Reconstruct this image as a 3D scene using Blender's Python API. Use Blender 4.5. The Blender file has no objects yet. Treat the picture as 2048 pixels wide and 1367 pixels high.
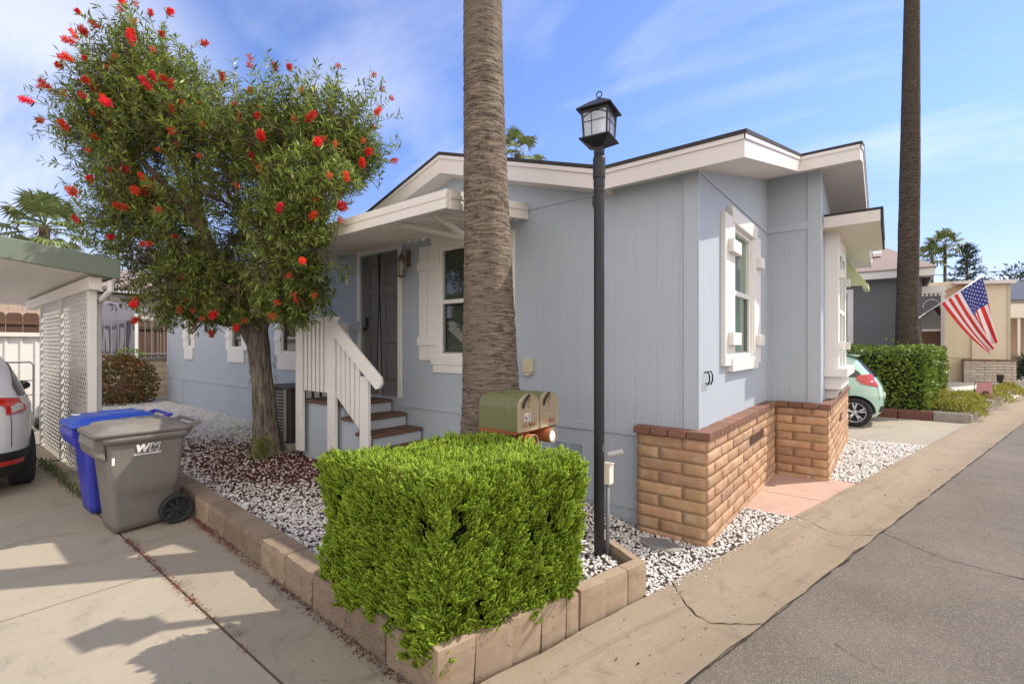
import bpy, math, random
import numpy as np
from mathutils import Vector, Matrix, noise as mnoise
random.seed(7); RNG = np.random.default_rng(7)
R_ = math.radians
sc = bpy.context.scene
COL = sc.collection

# ------------------------------------------------------------------ camera, sky, sun, exposure
CAMZ = 1.65
cd = bpy.data.cameras.new("Camera"); cam = bpy.data.objects.new("Camera", cd); COL.objects.link(cam)
cam.location = (0, 0, CAMZ); cam.rotation_euler = (R_(90), 0, R_(38.56))
cd.sensor_width = 36; cd.lens = 951 / 2048 * 36; cd.shift_y = 8.5 / 2048
cd.clip_start = .05; cd.clip_end = 3000
sc.camera = cam

SUN_EL, SUN_AZ = 47.5, 38.0            # azimuth measured from +Y towards +X
sl = bpy.data.lights.new("Sun", 'SUN'); sun = bpy.data.objects.new("Sun", sl); COL.objects.link(sun)
sl.energy = 3.4; sl.angle = R_(.5); sl.color = (1, .92, .78)
sdir = Vector((math.sin(R_(SUN_AZ)) * math.cos(R_(SUN_EL)), math.cos(R_(SUN_AZ)) * math.cos(R_(SUN_EL)), math.sin(R_(SUN_EL))))
sun.rotation_euler = (-sdir).to_track_quat('-Z', 'Y').to_euler(); sun.location = (10, 12, 20)

w = bpy.data.worlds.new("World"); sc.world = w; w.use_nodes = True
N, L = w.node_tree.nodes, w.node_tree.links; N.clear()
out = N.new('ShaderNodeOutputWorld'); bg = N.new('ShaderNodeBackground'); bg.inputs[1].default_value = .15
sky = N.new('ShaderNodeTexSky'); sky.sky_type = 'NISHITA'; sky.sun_disc = False
sky.sun_elevation = R_(SUN_EL); sky.sun_rotation = R_(SUN_AZ); sky.air_density = 1.0; sky.dust_density = .15; sky.ozone_density = 2.6
tc = N.new('ShaderNodeTexCoord'); sep = N.new('ShaderNodeSeparateXYZ'); L.new(tc.outputs['Generated'], sep.inputs[0])
def wm(op, a, b):
    n = N.new('ShaderNodeMath'); n.operation = op
    for i, v in enumerate((a, b)):
        if isinstance(v, (int, float)): n.inputs[i].default_value = v
        else: L.new(v, n.inputs[i])
    return n.outputs[0]
zz = wm('ADD', wm('MAXIMUM', sep.outputs[2], 0), .22)
cmb = N.new('ShaderNodeCombineXYZ'); L.new(wm('DIVIDE', sep.outputs[0], zz), cmb.inputs[0]); L.new(wm('DIVIDE', sep.outputs[1], zz), cmb.inputs[1])
mp = N.new('ShaderNodeMapping'); mp.inputs['Rotation'].default_value = (0, 0, R_(-62)); mp.inputs['Scale'].default_value = (.6, 1.7, 1); mp.inputs['Location'].default_value = (7.7, 6.1, 0)
L.new(cmb.outputs[0], mp.inputs[0])
nz = N.new('ShaderNodeTexNoise'); nz.inputs['Scale'].default_value = 1.25; nz.inputs['Detail'].default_value = 8; nz.inputs['Roughness'].default_value = .52; nz.inputs['Distortion'].default_value = .45
L.new(mp.outputs[0], nz.inputs['Vector'])
rp = N.new('ShaderNodeValToRGB'); rp.color_ramp.elements[0].position = .48; rp.color_ramp.elements[1].position = .82
L.new(nz.outputs[0], rp.inputs[0])
mx = N.new('ShaderNodeMix'); mx.data_type = 'RGBA'; mx.inputs[7].default_value = (6.0, 6.0, 6.1, 1)
fill_cloud = wm('MULTIPLY_ADD', sep.outputs[0], .623) if False else wm('ADD', wm('MULTIPLY', sep.outputs[0], .623), wm('MULTIPLY', sep.outputs[1], -.782))   # towards an unseen warm cloud added behind the camera as fill light
mr = N.new('ShaderNodeMapRange'); mr.interpolation_type = 'SMOOTHSTEP'; mr.inputs[1].default_value = .05; mr.inputs[2].default_value = .5; L.new(fill_cloud, mr.inputs[0])
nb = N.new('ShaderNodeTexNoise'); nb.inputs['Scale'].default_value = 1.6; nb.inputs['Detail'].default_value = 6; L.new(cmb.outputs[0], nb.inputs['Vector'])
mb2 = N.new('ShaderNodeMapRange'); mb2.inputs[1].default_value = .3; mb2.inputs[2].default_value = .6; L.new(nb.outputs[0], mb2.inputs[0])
left = wm('ADD', wm('ADD', wm('MULTIPLY', sep.outputs[0], -.932), wm('MULTIPLY', sep.outputs[1], .10)), wm('MULTIPLY', sep.outputs[2], .348))   # a broad soft cloud low in the west
ml = N.new('ShaderNodeMapRange'); ml.interpolation_type = 'SMOOTHSTEP'; ml.inputs[1].default_value = .95; ml.inputs[2].default_value = 1.0; L.new(left, ml.inputs[0])
m3 = N.new('ShaderNodeMapRange'); m3.interpolation_type = 'SMOOTHSTEP'; m3.inputs[1].default_value = .30; m3.inputs[2].default_value = .62; L.new(nz.outputs[0], m3.inputs[0])
L.new(wm('MAXIMUM', wm('MULTIPLY', rp.outputs[0], .6), wm('MULTIPLY', wm('MULTIPLY', ml.outputs[0], m3.outputs[0]), .55)), mx.inputs[0])
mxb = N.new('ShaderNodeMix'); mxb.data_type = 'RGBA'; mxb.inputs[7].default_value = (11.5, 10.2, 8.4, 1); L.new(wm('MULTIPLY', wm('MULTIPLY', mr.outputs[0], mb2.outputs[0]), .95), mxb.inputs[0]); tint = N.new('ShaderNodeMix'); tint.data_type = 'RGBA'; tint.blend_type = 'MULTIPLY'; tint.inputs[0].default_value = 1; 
hz = N.new('ShaderNodeMapRange'); hz.interpolation_type = 'SMOOTHSTEP'; hz.inputs[1].default_value = -.02; hz.inputs[2].default_value = .42; L.new(sep.outputs[2], hz.inputs[0])
tg = N.new('ShaderNodeMix'); tg.data_type = 'RGBA'; tg.inputs[6].default_value = (.66, .55, .63, 1); tg.inputs[7].default_value = (.86, .87, 1.12, 1); L.new(hz.outputs[0], tg.inputs[0]); L.new(tg.outputs[2], tint.inputs[7])
L.new(sky.outputs[0], tint.inputs[6]); L.new(tint.outputs[2], mx.inputs[6])
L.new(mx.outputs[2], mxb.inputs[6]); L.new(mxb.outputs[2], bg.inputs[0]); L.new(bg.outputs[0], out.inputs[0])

sc.view_settings.view_transform = 'Standard'; sc.view_settings.look = 'None'
sc.view_settings.exposure = .58; sc.view_settings.gamma = 1
sc.render.engine = 'CYCLES'; sc.cycles.max_bounces = 8; sc.cycles.transparent_max_bounces = 24

# ------------------------------------------------------------------ materials
def base_mat(name):
    m = bpy.data.materials.new(name); m.use_nodes = True
    n, l = m.node_tree.nodes, m.node_tree.links
    return m, n, l, n['Principled BSDF'], n['Material Output']
class G:
    """small node-graph helper"""
    def __init__(s, n, l): s.n, s.l = n, l
    def put(s, sock, v):
        if v is None: return
        if isinstance(v, (int, float)): sock.default_value = v
        elif isinstance(v, (tuple, list)): sock.default_value = tuple(v) + ((1,) if len(sock.default_value) == 4 and len(v) == 3 else ())
        else: s.l.new(v, sock)
    def math(s, op, a, b=None, c=None):
        x = s.n.new('ShaderNodeMath'); x.operation = op
        for i, v in enumerate((a, b, c)): s.put(x.inputs[i], v)
        return x.outputs[0]
    def mix(s, f, a, b, mode='MIX'):
        x = s.n.new('ShaderNodeMix'); x.data_type = 'RGBA'; x.blend_type = mode
        s.put(x.inputs[0], f); s.put(x.inputs[6], a); s.put(x.inputs[7], b); return x.outputs[2]
    def noise(s, v, scale, detail=4, rough=.55, dist=0):
        x = s.n.new('ShaderNodeTexNoise'); s.put(x.inputs['Vector'], v); x.inputs['Scale'].default_value = scale
        x.inputs['Detail'].default_value = detail; x.inputs['Roughness'].default_value = rough; x.inputs['Distortion'].default_value = dist
        return x.outputs[0]
    def ramp(s, f, lo, hi):
        x = s.n.new('ShaderNodeMapRange'); x.interpolation_type = 'SMOOTHSTEP'; s.put(x.inputs[0], f); x.inputs[1].default_value = lo; x.inputs[2].default_value = hi
        return x.outputs[0]
    def vor(s, v, scale, feat='F1'):
        x = s.n.new('ShaderNodeTexVoronoi'); x.feature = feat; s.put(x.inputs['Vector'], v); x.inputs['Scale'].default_value = scale
        return x
    def pos(s, sx=1, sy=1, sz=1):
        g = s.n.new('ShaderNodeNewGeometry'); x = s.n.new('ShaderNodeVectorMath'); x.operation = 'MULTIPLY'
        s.l.new(g.outputs['Position'], x.inputs[0]); x.inputs[1].default_value = (sx, sy, sz); return x.outputs[0]
    def sep(s, v):
        x = s.n.new('ShaderNodeSeparateXYZ'); s.l.new(v, x.inputs[0]); return x.outputs
    def bump(s, h, strength, dist):
        x = s.n.new('ShaderNodeBump'); x.inputs['Strength'].default_value = strength; x.inputs['Distance'].default_value = dist; s.l.new(h, x.inputs['Height']); return x.outputs[0]
    def island(s):
        g = s.n.new('ShaderNodeNewGeometry'); return g.outputs['Random Per Island']
def sc3(c, k): return tuple(min(1, v * k) for v in c)
def mat(name, col, rough=.6, var=.1, vs=3., bump=0., bs=60., bd=.004, spec=.4, metal=0., isl=0., col2=None, c2s=1.5, c2=(.5, .65), trans=0., coat=0., st=(1, 1, 1), objrand=0.):
    m, n, l, b, o = base_mat(name); g = G(n, l)
    p = g.pos(*st)
    c = g.mix(g.noise(p, vs, 6, .6), sc3(col, 1 - var), sc3(col, 1 + var))
    if col2: c = g.mix(g.ramp(g.noise(p, c2s, 6, .6), *c2), c, col2)
    if isl or objrand:
        h = n.new('ShaderNodeHueSaturation')
        r = g.island() if isl else None
        if objrand:
            oi = n.new('ShaderNodeObjectInfo'); r = oi.outputs['Random']; isl = objrand
        l.new(g.math('MULTIPLY_ADD', r, 2 * isl, 1 - isl), h.inputs['Value'])
        l.new(g.math('MULTIPLY_ADD', g.math('FRACT', g.math('MULTIPLY', r, 7.31)), .07 * isl, .5 - .035 * isl), h.inputs['Hue'])
        g.put(h.inputs['Color'], c); c = h.outputs[0]
    g.put(b.inputs['Base Color'], c)
    b.inputs['Roughness'].default_value = rough; b.inputs['Metallic'].default_value = metal; b.inputs['Specular IOR Level'].default_value = spec
    if coat: b.inputs['Coat Weight'].default_value = coat; b.inputs['Coat Roughness'].default_value = .04
    if bump: l.new(g.bump(g.noise(p, bs, 6, .65), bump, bd), b.inputs['Normal'])
    if trans:
        t = n.new('ShaderNodeBsdfTranslucent'); g.put(t.inputs[0], c); x = n.new('ShaderNodeMixShader'); x.inputs[0].default_value = trans
        l.new(b.outputs[0], x.inputs[1]); l.new(t.outputs[0], x.inputs[2]); l.new(x.outputs[0], o.inputs[0])
    return m
def siding(name, col, axis, pitch=.203, off=.05, groove=.007):
    """grooved plywood siding; grooves cut into the surface along one horizontal axis"""
    m, n, l, b, o = base_mat(name); g = G(n, l)
    p = g.pos(); s = g.sep(p)
    wv = g.math('FRACT', g.math('DIVIDE', g.math('ADD', s[axis], off + 50), pitch))
    d = g.math('ABSOLUTE', g.math('SUBTRACT', wv, .5))
    gr = g.ramp(d, groove / pitch, groove / pitch * .35)
    grain = g.noise(g.pos(1, 1, .035), 95, 5, .7)
    big = g.noise(p, .9, 5, .6)
    c = g.mix(big, sc3(col, .94), sc3(col, 1.05)); c = g.mix(g.ramp(grain, .35, .7), c, sc3(col, .93))
    c = g.mix(g.math('MULTIPLY', g.ramp(g.noise(g.pos(1, 1, .15), 5, 6, .65), .58, .8), .35), c, sc3(col, .8))
    g.put(b.inputs['Base Color'], c); b.inputs['Roughness'].default_value = .62; b.inputs['Specular IOR Level'].default_value = .3
    h = g.math('SUBTRACT', g.math('MULTIPLY', grain, .35), gr)
    l.new(g.bump(h, .42, .006), b.inputs['Normal'])
    return m
def glass_mat(name, tint, refl=1.0, alpha=.85):
    m, n, l, b, o = base_mat(name); n.remove(b)
    t = n.new('ShaderNodeBsdfTransparent'); t.inputs[0].default_value = tint + (1,)
    gl = n.new('ShaderNodeBsdfGlossy'); gl.inputs['Roughness'].default_value = .02
    lw = n.new('ShaderNodeLayerWeight'); pw = n.new('ShaderNodeMath'); pw.operation = 'POWER'; l.new(lw.outputs['Facing'], pw.inputs[0]); pw.inputs[1].default_value = 4.5
    mm = n.new('ShaderNodeMath'); mm.operation = 'MULTIPLY_ADD'; mm.use_clamp = True; mm.inputs[1].default_value = .9 * refl; mm.inputs[2].default_value = .045 * refl; l.new(pw.outputs[0], mm.inputs[0])
    x = n.new('ShaderNodeMixShader'); l.new(mm.outputs[0], x.inputs[0]); l.new(t.outputs[0], x.inputs[1]); l.new(gl.outputs[0], x.inputs[2]); l.new(x.outputs[0], o.inputs[0])
    return m
def screen_mat(name, col, alpha):
    m, n, l, b, o = base_mat(name); b.inputs['Base Color'].default_value = col + (1,); b.inputs['Roughness'].default_value = .8; b.inputs['Alpha'].default_value = alpha; return m

BLUE = (.43, .482, .545)
M = {}
M['sx'] = siding('siding_long', BLUE, 0); M['sy'] = siding('siding_front', BLUE, 1)
M['blue'] = mat('blue_trim', BLUE, .55, .05, 6, .15, 90)
M['white'] = mat('white_paint', (.75, .735, .71), .5, .05, 5, .12, 80, .002)
M['whitesoff'] = mat('soffit_paint', (.74, .68, .57), .6, .05, 3)
M['fascia'] = mat('fascia_paint', (.72, .68, .655), .5, .05, 3, .1, 50, .002, col2=(.63, .60, .57), c2s=2.2, c2=(.58, .75))
M['alu'] = mat('awning_paint', (.74, .70, .64), .45, .04, 4)
M['shingle'] = mat('shingle_dark', (.05, .045, .045), .9, .3, 18, .6, 120, .01)
M['shingle_tan'] = mat('shingle_tan', (.30, .23, .20), .9, .25, 14, .5, 90, .01)
M['shingle_brn'] = mat('shingle_brown', (.42, .28, .18), .9, .2, 14, .5, 90, .01)
M['brick'] = mat('slump_brick', (.43, .262, .155), .9, .28, 11, .9, 60, .008, isl=.2, col2=(.50, .36, .25), c2s=6, c2=(.5, .7))
M['mortar'] = mat('mortar', (.33, .22, .145), .95, .2, 20, .4, 120)
M['cap'] = mat('brick_cap', (.20, .10, .065), .7, .2, 14, .5, 60, .004, isl=.18)
M['vent'] = mat('vent_brown', (.12, .07, .05), .6, .1)
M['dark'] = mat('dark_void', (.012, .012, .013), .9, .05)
M['black'] = mat('black_metal', (.018, .018, .022), .45, .25, 20, .15, 70, .002)
M['blackpl'] = mat('black_plastic', (.02, .02, .022), .55, .1)
M['grey'] = mat('grey_metal', (.20, .20, .21), .45, .1, 10)
M['glassg'] = glass_mat('glass_green', (.70, .90, .82), 1.3)
M['glassd'] = glass_mat('glass_dark', (.75, .78, .75), 1.2)
M['glassl'] = glass_mat('glass_lantern', (.9, .92, .92), 1.0)
M['blind'] = mat('blind_slat', (.42, .44, .38), .6, .04)
M['blindf'] = mat('blind_slat_front', (.46, .62, .56), .6, .04)
M['door'] = mat('door_paint', (.40, .38, .39), .5, .04)
M['screen'] = screen_mat('mesh_curtain', (.03, .03, .03), .36)
M['brass'] = mat('lantern_brass', (.22, .16, .09), .45, .2, 20, metal=.6)
M['bulb'] = mat('bulb_white', (.75, .72, .66), .4, .02)
M['tread'] = mat('tread_brown', (.13, .075, .05), .8, .2, 10, .3, 60)
M['beige'] = mat('beige_plastic', (.55, .50, .36), .5, .05)
M['green_awn'] = mat('awning_green', (.50, .56, .32), .6, .06, 5)
M['bin_blue'] = mat('bin_blue', (.035, .045, .40), .42, .08, 5, .1, 150, .001)
M['bin_lid'] = mat('bin_lid_blue', (.03, .09, .50), .4, .08, 5, .1, 150, .001)
M['bin_grey'] = mat('bin_grey', (.175, .16, .145), .5, .1, 5, .15, 150, .001, col2=(.23, .215, .20), c2s=4, c2=(.52, .78))
M['rubber'] = mat('rubber', (.022, .022, .024), .8, .15, 20, .2, 60)
M['whitelogo'] = mat('logo_white', (.8, .8, .8), .5, .02)
M['mailgreen'] = mat('mailbox_green', (.15, .155, .065), .4, .08, 8, spec=.5)
M['mailface'] = mat('mailbox_face', (.36, .29, .185), .5, .1, 12, .15, 90, .001)
M['rust'] = mat('tube_rust', (.30, .09, .03), .55, .2, 12, .2, 60)
M['ink'] = mat('ink_black', (.02, .02, .02), .6, .02)
M['emboss'] = mat('emboss_red', (.33, .15, .10), .6, .1)
M['wood'] = mat('weathered_wood', (.10, .055, .035), .85, .35, 9, .5, 60, .004, isl=.3, st=(1, 1, .15))
M['woodpink'] = mat('stained_fence', (.50, .36, .28), .8, .15, 6, isl=.12, st=(1, 1, .2))
M['conc_post'] = mat('post_concrete', (.28, .26, .23), .9, .15, 9, .3, 60)
M['greenfascia'] = mat('carport_green', (.155, .19, .145), .5, .08, 4, .1, 40)
M['carwhite'] = mat('car_white', (.66, .66, .67), .25, .02, coat=1.)
M['carmint'] = mat('car_mint', (.42, .62, .52), .25, .02, coat=1.)
M['redlens'] = mat('red_lens', (.55, .02, .015), .15, .05, coat=1.)
M['clearlens'] = mat('clear_lens', (.55, .52, .5), .15, .1, coat=1.)
M['carglass'] = mat('car_glass', (.015, .02, .022), .06, .05, spec=.7)
M['alloy'] = mat('alloy', (.62, .62, .62), .3, .03, metal=.7)
M['bark'] = None
M['greyhouse'] = siding('siding_grey', (.16, .155, .17), 0, .25)
M['yellow'] = siding('siding_yellow', (.76, .66, .46), 0, .3)
M['yellowlap'] = siding('siding_yellow_lap', (.78, .68, .50), 2, .17)
M['stonebr'] = mat('pale_brick', (.50, .45, .38), .85, .1, 12, .4, 60, isl=.1)
M['retw'] = mat('tan_block', (.66, .52, .35), .9, .1, 8, .4, 60, isl=.07)
M['cloth'] = mat('shade_cloth', (.20, .19, .23), .9, .12, 5, .3, 30, .01)
M['pipe'] = mat('white_pipe', (.6, .6, .58), .5, .04)
M['flagr'] = mat('flag_red', (.60, .035, .03), .75, .06, trans=.3); M['flagw'] = mat('flag_white', (.78, .70, .70), .75, .04, trans=.3); M['flagb'] = mat('flag_blue', (.03, .045, .24), .75, .06, trans=.2)
M['pinkflag'] = mat('garden_flag_pink', (.50, .25, .25), .8, .08, trans=.2)

# foliage and stones
M['leafb'] = mat('bottlebrush_leaf', (.21, .265, .055), .4, .25, 1.2, isl=.75, trans=.42, spec=.55)
M['twig'] = mat('twig', (.14, .10, .07), .85, .2, 20)
M['flower'] = mat('flower_red', (.74, .05, .03), .6, .15, 8, trans=.35, objrand=.35)
M['flower2'] = mat('flower_orange', (.62, .12, .05), .7, .35, 6, trans=.35)
M['hedge'] = mat('cypress_leaf', (.28, .40, .035), .55, .22, 3, isl=.45, trans=.34, spec=.3, col2=(.27, .25, .06), c2s=5, c2=(.62, .8))
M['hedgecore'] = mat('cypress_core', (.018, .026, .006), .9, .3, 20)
M['ivy'] = mat('ivy_leaf', (.17, .25, .035), .5, .25, 2, isl=.5, trans=.2)
M['gcover'] = mat('groundcover_leaf', (.33, .32, .06), .6, .3, 2, isl=.5, trans=.2, col2=(.20, .11, .04), c2s=2, c2=(.55, .7))
M['redbush'] = mat('red_green_leaf', (.13, .14, .03), .6, .2, 2, isl=.5, trans=.15, col2=(.22, .07, .02), c2s=2.2, c2=(.42, .6))
M['palmleaf'] = mat('palm_leaf', (.14, .18, .06), .5, .2, 2, isl=.4, trans=.15)
M['palmdry'] = mat('palm_dry', (.22, .13, .06), .9, .2, 6, isl=.35)
M['pine'] = mat('pine_leaf', (.03, .055, .03), .7, .2, 2, isl=.4)
M['stone'] = mat('white_stone', (.66, .635, .61), .8, .1, 30, .2, 80, .002, isl=.3)
M['petal'] = mat('fallen_petal', (.19, .05, .035), .9, .3, 9, isl=.5)
M['chips'] = mat('bark_chip', (.09, .035, .025), .95, .3, 9, isl=.5)
M['weed'] = mat('weed_leaf', (.10, .13, .04), .6, .2, 5, isl=.5)

def mk_asphalt():
    m, n, l, b, o = base_mat('asphalt'); g = G(n, l); p = g.pos()
    v = g.vor(p, 150); f = g.noise(p, 330, 3, .7); big = g.noise(p, .55, 5, .6)
    c = g.mix(g.ramp(big, .3, .7), (.135, .115, .095), (.21, .18, .15)); c = g.mix(g.math('MULTIPLY', g.ramp(g.noise(g.pos(.5, 1.6, 1), .8, 6, .7, 1.), .56, .72), .45), c, (.10, .088, .075))
    st = n.new('ShaderNodeSeparateColor'); l.new(v.outputs['Color'], st.inputs[0])
    c = g.mix(g.math('MULTIPLY', g.ramp(st.outputs[0], .62, .95), g.ramp(v.outputs['Distance'], .75, .3)), c, (.34, .30, .25))
    c = g.mix(g.ramp(f, .48, .3), c, (.085, .077, .07))
    c = g.mix(g.math('MULTIPLY', g.ramp(g.noise(p, 2.3, 6, .7), .55, .75), .4), c, (.115, .104, .094))
    g.put(b.inputs['Base Color'], c); b.inputs['Roughness'].default_value = .85; b.inputs['Specular IOR Level'].default_value = .25
    h = g.math('ADD', g.math('MULTIPLY', v.outputs['Distance'], -1.), g.math('MULTIPLY', f, .6)); l.new(g.bump(h, .8, .008), b.inputs['Normal']); return m
def mk_concrete(name, col, dark, stain, grain=1., sc_=1., flow=False):
    m, n, l, b, o = base_mat(name); g = G(n, l); p = g.pos()
    c = g.mix(g.noise(p, 1.1 * sc_, 7, .62), sc3(col, .82), sc3(col, 1.14))
    c = g.mix(g.math('MULTIPLY', g.ramp(g.noise(p, 2.6 * sc_, 8, .72, .6), .5, .72), .6), c, dark)
    c = g.mix(g.math('MULTIPLY', g.ramp(g.noise(g.pos(1, .35, 1), 3.3 * sc_, 6, .7), .56, .78), .55), c, stain)
    if flow:
        q = g.sep(p); u = g.math('SUBTRACT', q[0], g.math('MULTIPLY', q[1], .2365)); cv = n.new('ShaderNodeCombineXYZ'); l.new(g.math('MULTIPLY', u, 9.), cv.inputs[0]); l.new(g.math('MULTIPLY', q[1], .55), cv.inputs[1])
        c = g.mix(g.math('MULTIPLY', g.ramp(g.noise(cv.outputs[0], 1.6, 6, .65, .5), .5, .75), .5), c, dark); c = g.mix(g.math('MULTIPLY', g.ramp(g.noise(cv.outputs[0], 2.7, 5, .6), .52, .75), .3), c, sc3(col, 1.2))
    c = g.mix(g.math('MULTIPLY', g.ramp(g.noise(p, 190, 3, .7), .56, .74), .5), c, sc3(col, .45))
    c = g.mix(g.math('MULTIPLY', g.ramp(g.noise(p, 28, 2, .5), .69, .74), .6), c, sc3(col, .35))
    g.put(b.inputs['Base Color'], c); b.inputs['Roughness'].default_value = .88; b.inputs['Specular IOR Level'].default_value = .25
    h = g.math('ADD', g.noise(p, 130, 5, .7), g.math('MULTIPLY', g.noise(p, 14, 5, .6), .7)); l.new(g.bump(h, .45 * grain, .006), b.inputs['Normal']); return m
def mk_bark():
    m, n, l, b, o = base_mat('shaggy_bark'); g = G(n, l)
    a = g.noise(g.pos(1, 1, .13), 30, 7, .65, .4); f = g.noise(g.pos(1, 1, .2), 120, 4, .7)
    c = g.mix(g.ramp(a, .3, .7), (.065, .05, .04), (.30, .255, .21)); c = g.mix(g.ramp(f, .5, .75), c, (.40, .35, .30))
    g.put(b.inputs['Base Color'], c); b.inputs['Roughness'].default_value = .95; b.inputs['Specular IOR Level'].default_value = .1
    l.new(g.bump(g.math('ADD', a, g.math('MULTIPLY', f, .4)), 1., .035), b.inputs['Normal']); return m
def mk_palmbark(name, c0, c1):
    m, n, l, b, o = base_mat(name); g = G(n, l)
    rg = g.noise(g.pos(1, 1, 7), 7.5, 6, .72, .6); ck = g.noise(g.pos(1, 1, .3), 62, 5, .7, .5); f = g.noise(g.pos(1, 1, 3), 60, 4, .7)
    h = g.math('ADD', g.math('MULTIPLY', g.ramp(rg, .3, .7), .8), g.math('ADD', g.math('MULTIPLY', ck, .7), g.math('MULTIPLY', f, .6)))
    c = g.mix(g.ramp(h, .72, 1.35), c0, c1); c = g.mix(g.ramp(g.noise(g.pos(1, 1, 1), 1.3, 4, .6), .4, .7), c, sc3(c1, .72))
    c = g.mix(g.ramp(h, .85, .66), c, sc3(c0, .5))
    g.put(b.inputs['Base Color'], c); b.inputs['Roughness'].default_value = .92; b.inputs['Specular IOR Level'].default_value = .12
    l.new(g.bump(h, 1., .03), b.inputs['Normal']); return m
def mk_block():
    m, n, l, b, o = base_mat('split_block'); g = G(n, l); p = g.pos()
    c = g.mix(g.noise(p, 5, 7, .65), (.20, .15, .11), (.37, .285, .21)); c = g.mix(g.ramp(g.noise(p, 70, 4, .7), .52, .72), c, (.14, .105, .085))
    h = n.new('ShaderNodeHueSaturation'); l.new(g.math('MULTIPLY_ADD', g.island(), .4, .8), h.inputs['Value']); g.put(h.inputs['Color'], c)
    l.new(h.outputs[0], b.inputs['Base Color']); b.inputs['Roughness'].default_value = .95; b.inputs['Specular IOR Level'].default_value = .15
    l.new(g.bump(g.math('ADD', g.noise(p, 60, 6, .7), g.noise(p, 15, 5, .6)), .8, .014), b.inputs['Normal']); return m
def mk_soil():
    m, n, l, b, o = base_mat('bed_soil'); g = G(n, l); p = g.pos(); s = g.sep(p)
    c = g.mix(g.noise(p, 45, 5, .7), (.045, .034, .03), (.17, .125, .11))
    dx = g.math('SUBTRACT', s[0], -6.0); dy = g.math('SUBTRACT', s[1], 2.85)
    dd = g.math('SQRT', g.math('ADD', g.math('MULTIPLY', g.math('MULTIPLY', dx, dx), .45), g.math('MULTIPLY', dy, dy)))
    red = g.math('MULTIPLY', g.ramp(g.math('ADD', dd, g.math('MULTIPLY', g.noise(p, 5, 5, .7), .9)), 2.2, .6), .9)
    c = g.mix(red, c, (.085, .038, .03)); g.put(b.inputs['Base Color'], c); b.inputs['Roughness'].default_value = 1; b.inputs['Specular IOR Level'].default_value = .05
    l.new(g.bump(g.noise(p, 70, 5, .7), 1, .02), b.inputs['Normal']); return m
M['asphalt'] = mk_asphalt()
M['drive'] = mk_concrete('driveway_concrete', (.37, .325, .258), (.225, .20, .172), (.31, .27, .212))
M['drive2'] = mk_concrete('driveway_rough_strip', (.345, .30, .235), (.165, .15, .13), (.30, .24, .185), 2.2, 1.6)
M['gutter'] = mk_concrete('gutter_concrete', (.31, .25, .18), (.175, .135, .10), (.25, .175, .11), 2.6, 1.5, True)
M['pad'] = mk_concrete('pad_concrete', (.50, .34, .27), (.36, .19, .18), (.52, .41, .32), .8, 1.2)
M['bark'] = mk_bark(); M['palmbark'] = mk_palmbark('palm_bark', (.17, .125, .095), (.50, .41, .32)); M['palmbark2'] = mk_palmbark('palm_bark_far', (.075, .055, .042), (.185, .145, .115))
M['block'] = mk_block(); M['soil'] = mk_soil()
M['ground'] = mat('ground_dirt', (.30, .26, .21), .95, .2, 1.5, .3, 30)
M['whiteyard'] = mat('white_gravel_far', (.55, .52, .47), .9, .35, 26, .7, 60, .02)
M['joint'] = mat('joint_dirt', (.035, .028, .024), 1., .3, 12)

# ------------------------------------------------------------------ mesh helpers
ORG = {}
def setp(o, label=None, cat=None, group=None, kind=None):
    if label: o['label'] = label
    if cat: o['category'] = cat
    if group: o['group'] = group
    if kind: o['kind'] = kind
    return o
def thing(name, label, cat, loc, group=None):
    o = bpy.data.objects.new(name, None); o.empty_display_size = .2; COL.objects.link(o); o.location = loc
    ORG[o.name] = Vector(loc); return setp(o, label, cat, group)
def link(name, me, parent=None, loc=(0, 0, 0), smooth=False, bevel=0., seg=2, sub=0, ang=None):
    """link a mesh whose vertices are already local to the thing's origin"""
    o = bpy.data.objects.new(name, me); COL.objects.link(o)
    if parent is not None: o.parent = parent; ORG[o.name] = ORG[parent.name]
    else: o.location = loc; ORG[o.name] = Vector(loc)
    if smooth: me.polygons.foreach_set('use_smooth', np.ones(len(me.polygons), bool))
    if bevel:
        b = o.modifiers.new('Bevel', 'BEVEL'); b.width = bevel; b.segments = seg; b.limit_method = 'ANGLE'; b.angle_limit = R_(35)
    if sub:
        s = o.modifiers.new('Subd', 'SUBSURF'); s.levels = sub; s.render_levels = sub
    return o
def np_mesh(name, v, faces, mats, midx=None):
    """v (N,3); faces list of int arrays (M,k)"""
    me = bpy.data.meshes.new(name); v = np.asarray(v, np.float32)
    if not isinstance(faces, (list, tuple)): faces = [faces]
    fl = [np.asarray(f, np.int32) for f in faces if len(f)]
    loops = np.concatenate([f.ravel() for f in fl]); cnt = np.concatenate([np.full(len(f), f.shape[1], np.int32) for f in fl])
    st = np.concatenate([[0], np.cumsum(cnt)[:-1]]).astype(np.int32)
    me.vertices.add(len(v)); me.vertices.foreach_set('co', v.ravel()); me.loops.add(len(loops)); me.loops.foreach_set('vertex_index', loops)
    me.polygons.add(len(cnt)); me.polygons.foreach_set('loop_start', st)
    try: me.polygons.foreach_set('loop_total', cnt)
    except Exception: pass
    for m in (mats if isinstance(mats, (list, tuple)) else [mats]): me.materials.append(m)
    if midx is not None: me.polygons.foreach_set('material_index', np.asarray(midx, np.int32))
    me.update(calc_edges=True); me.validate(); return me
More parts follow.
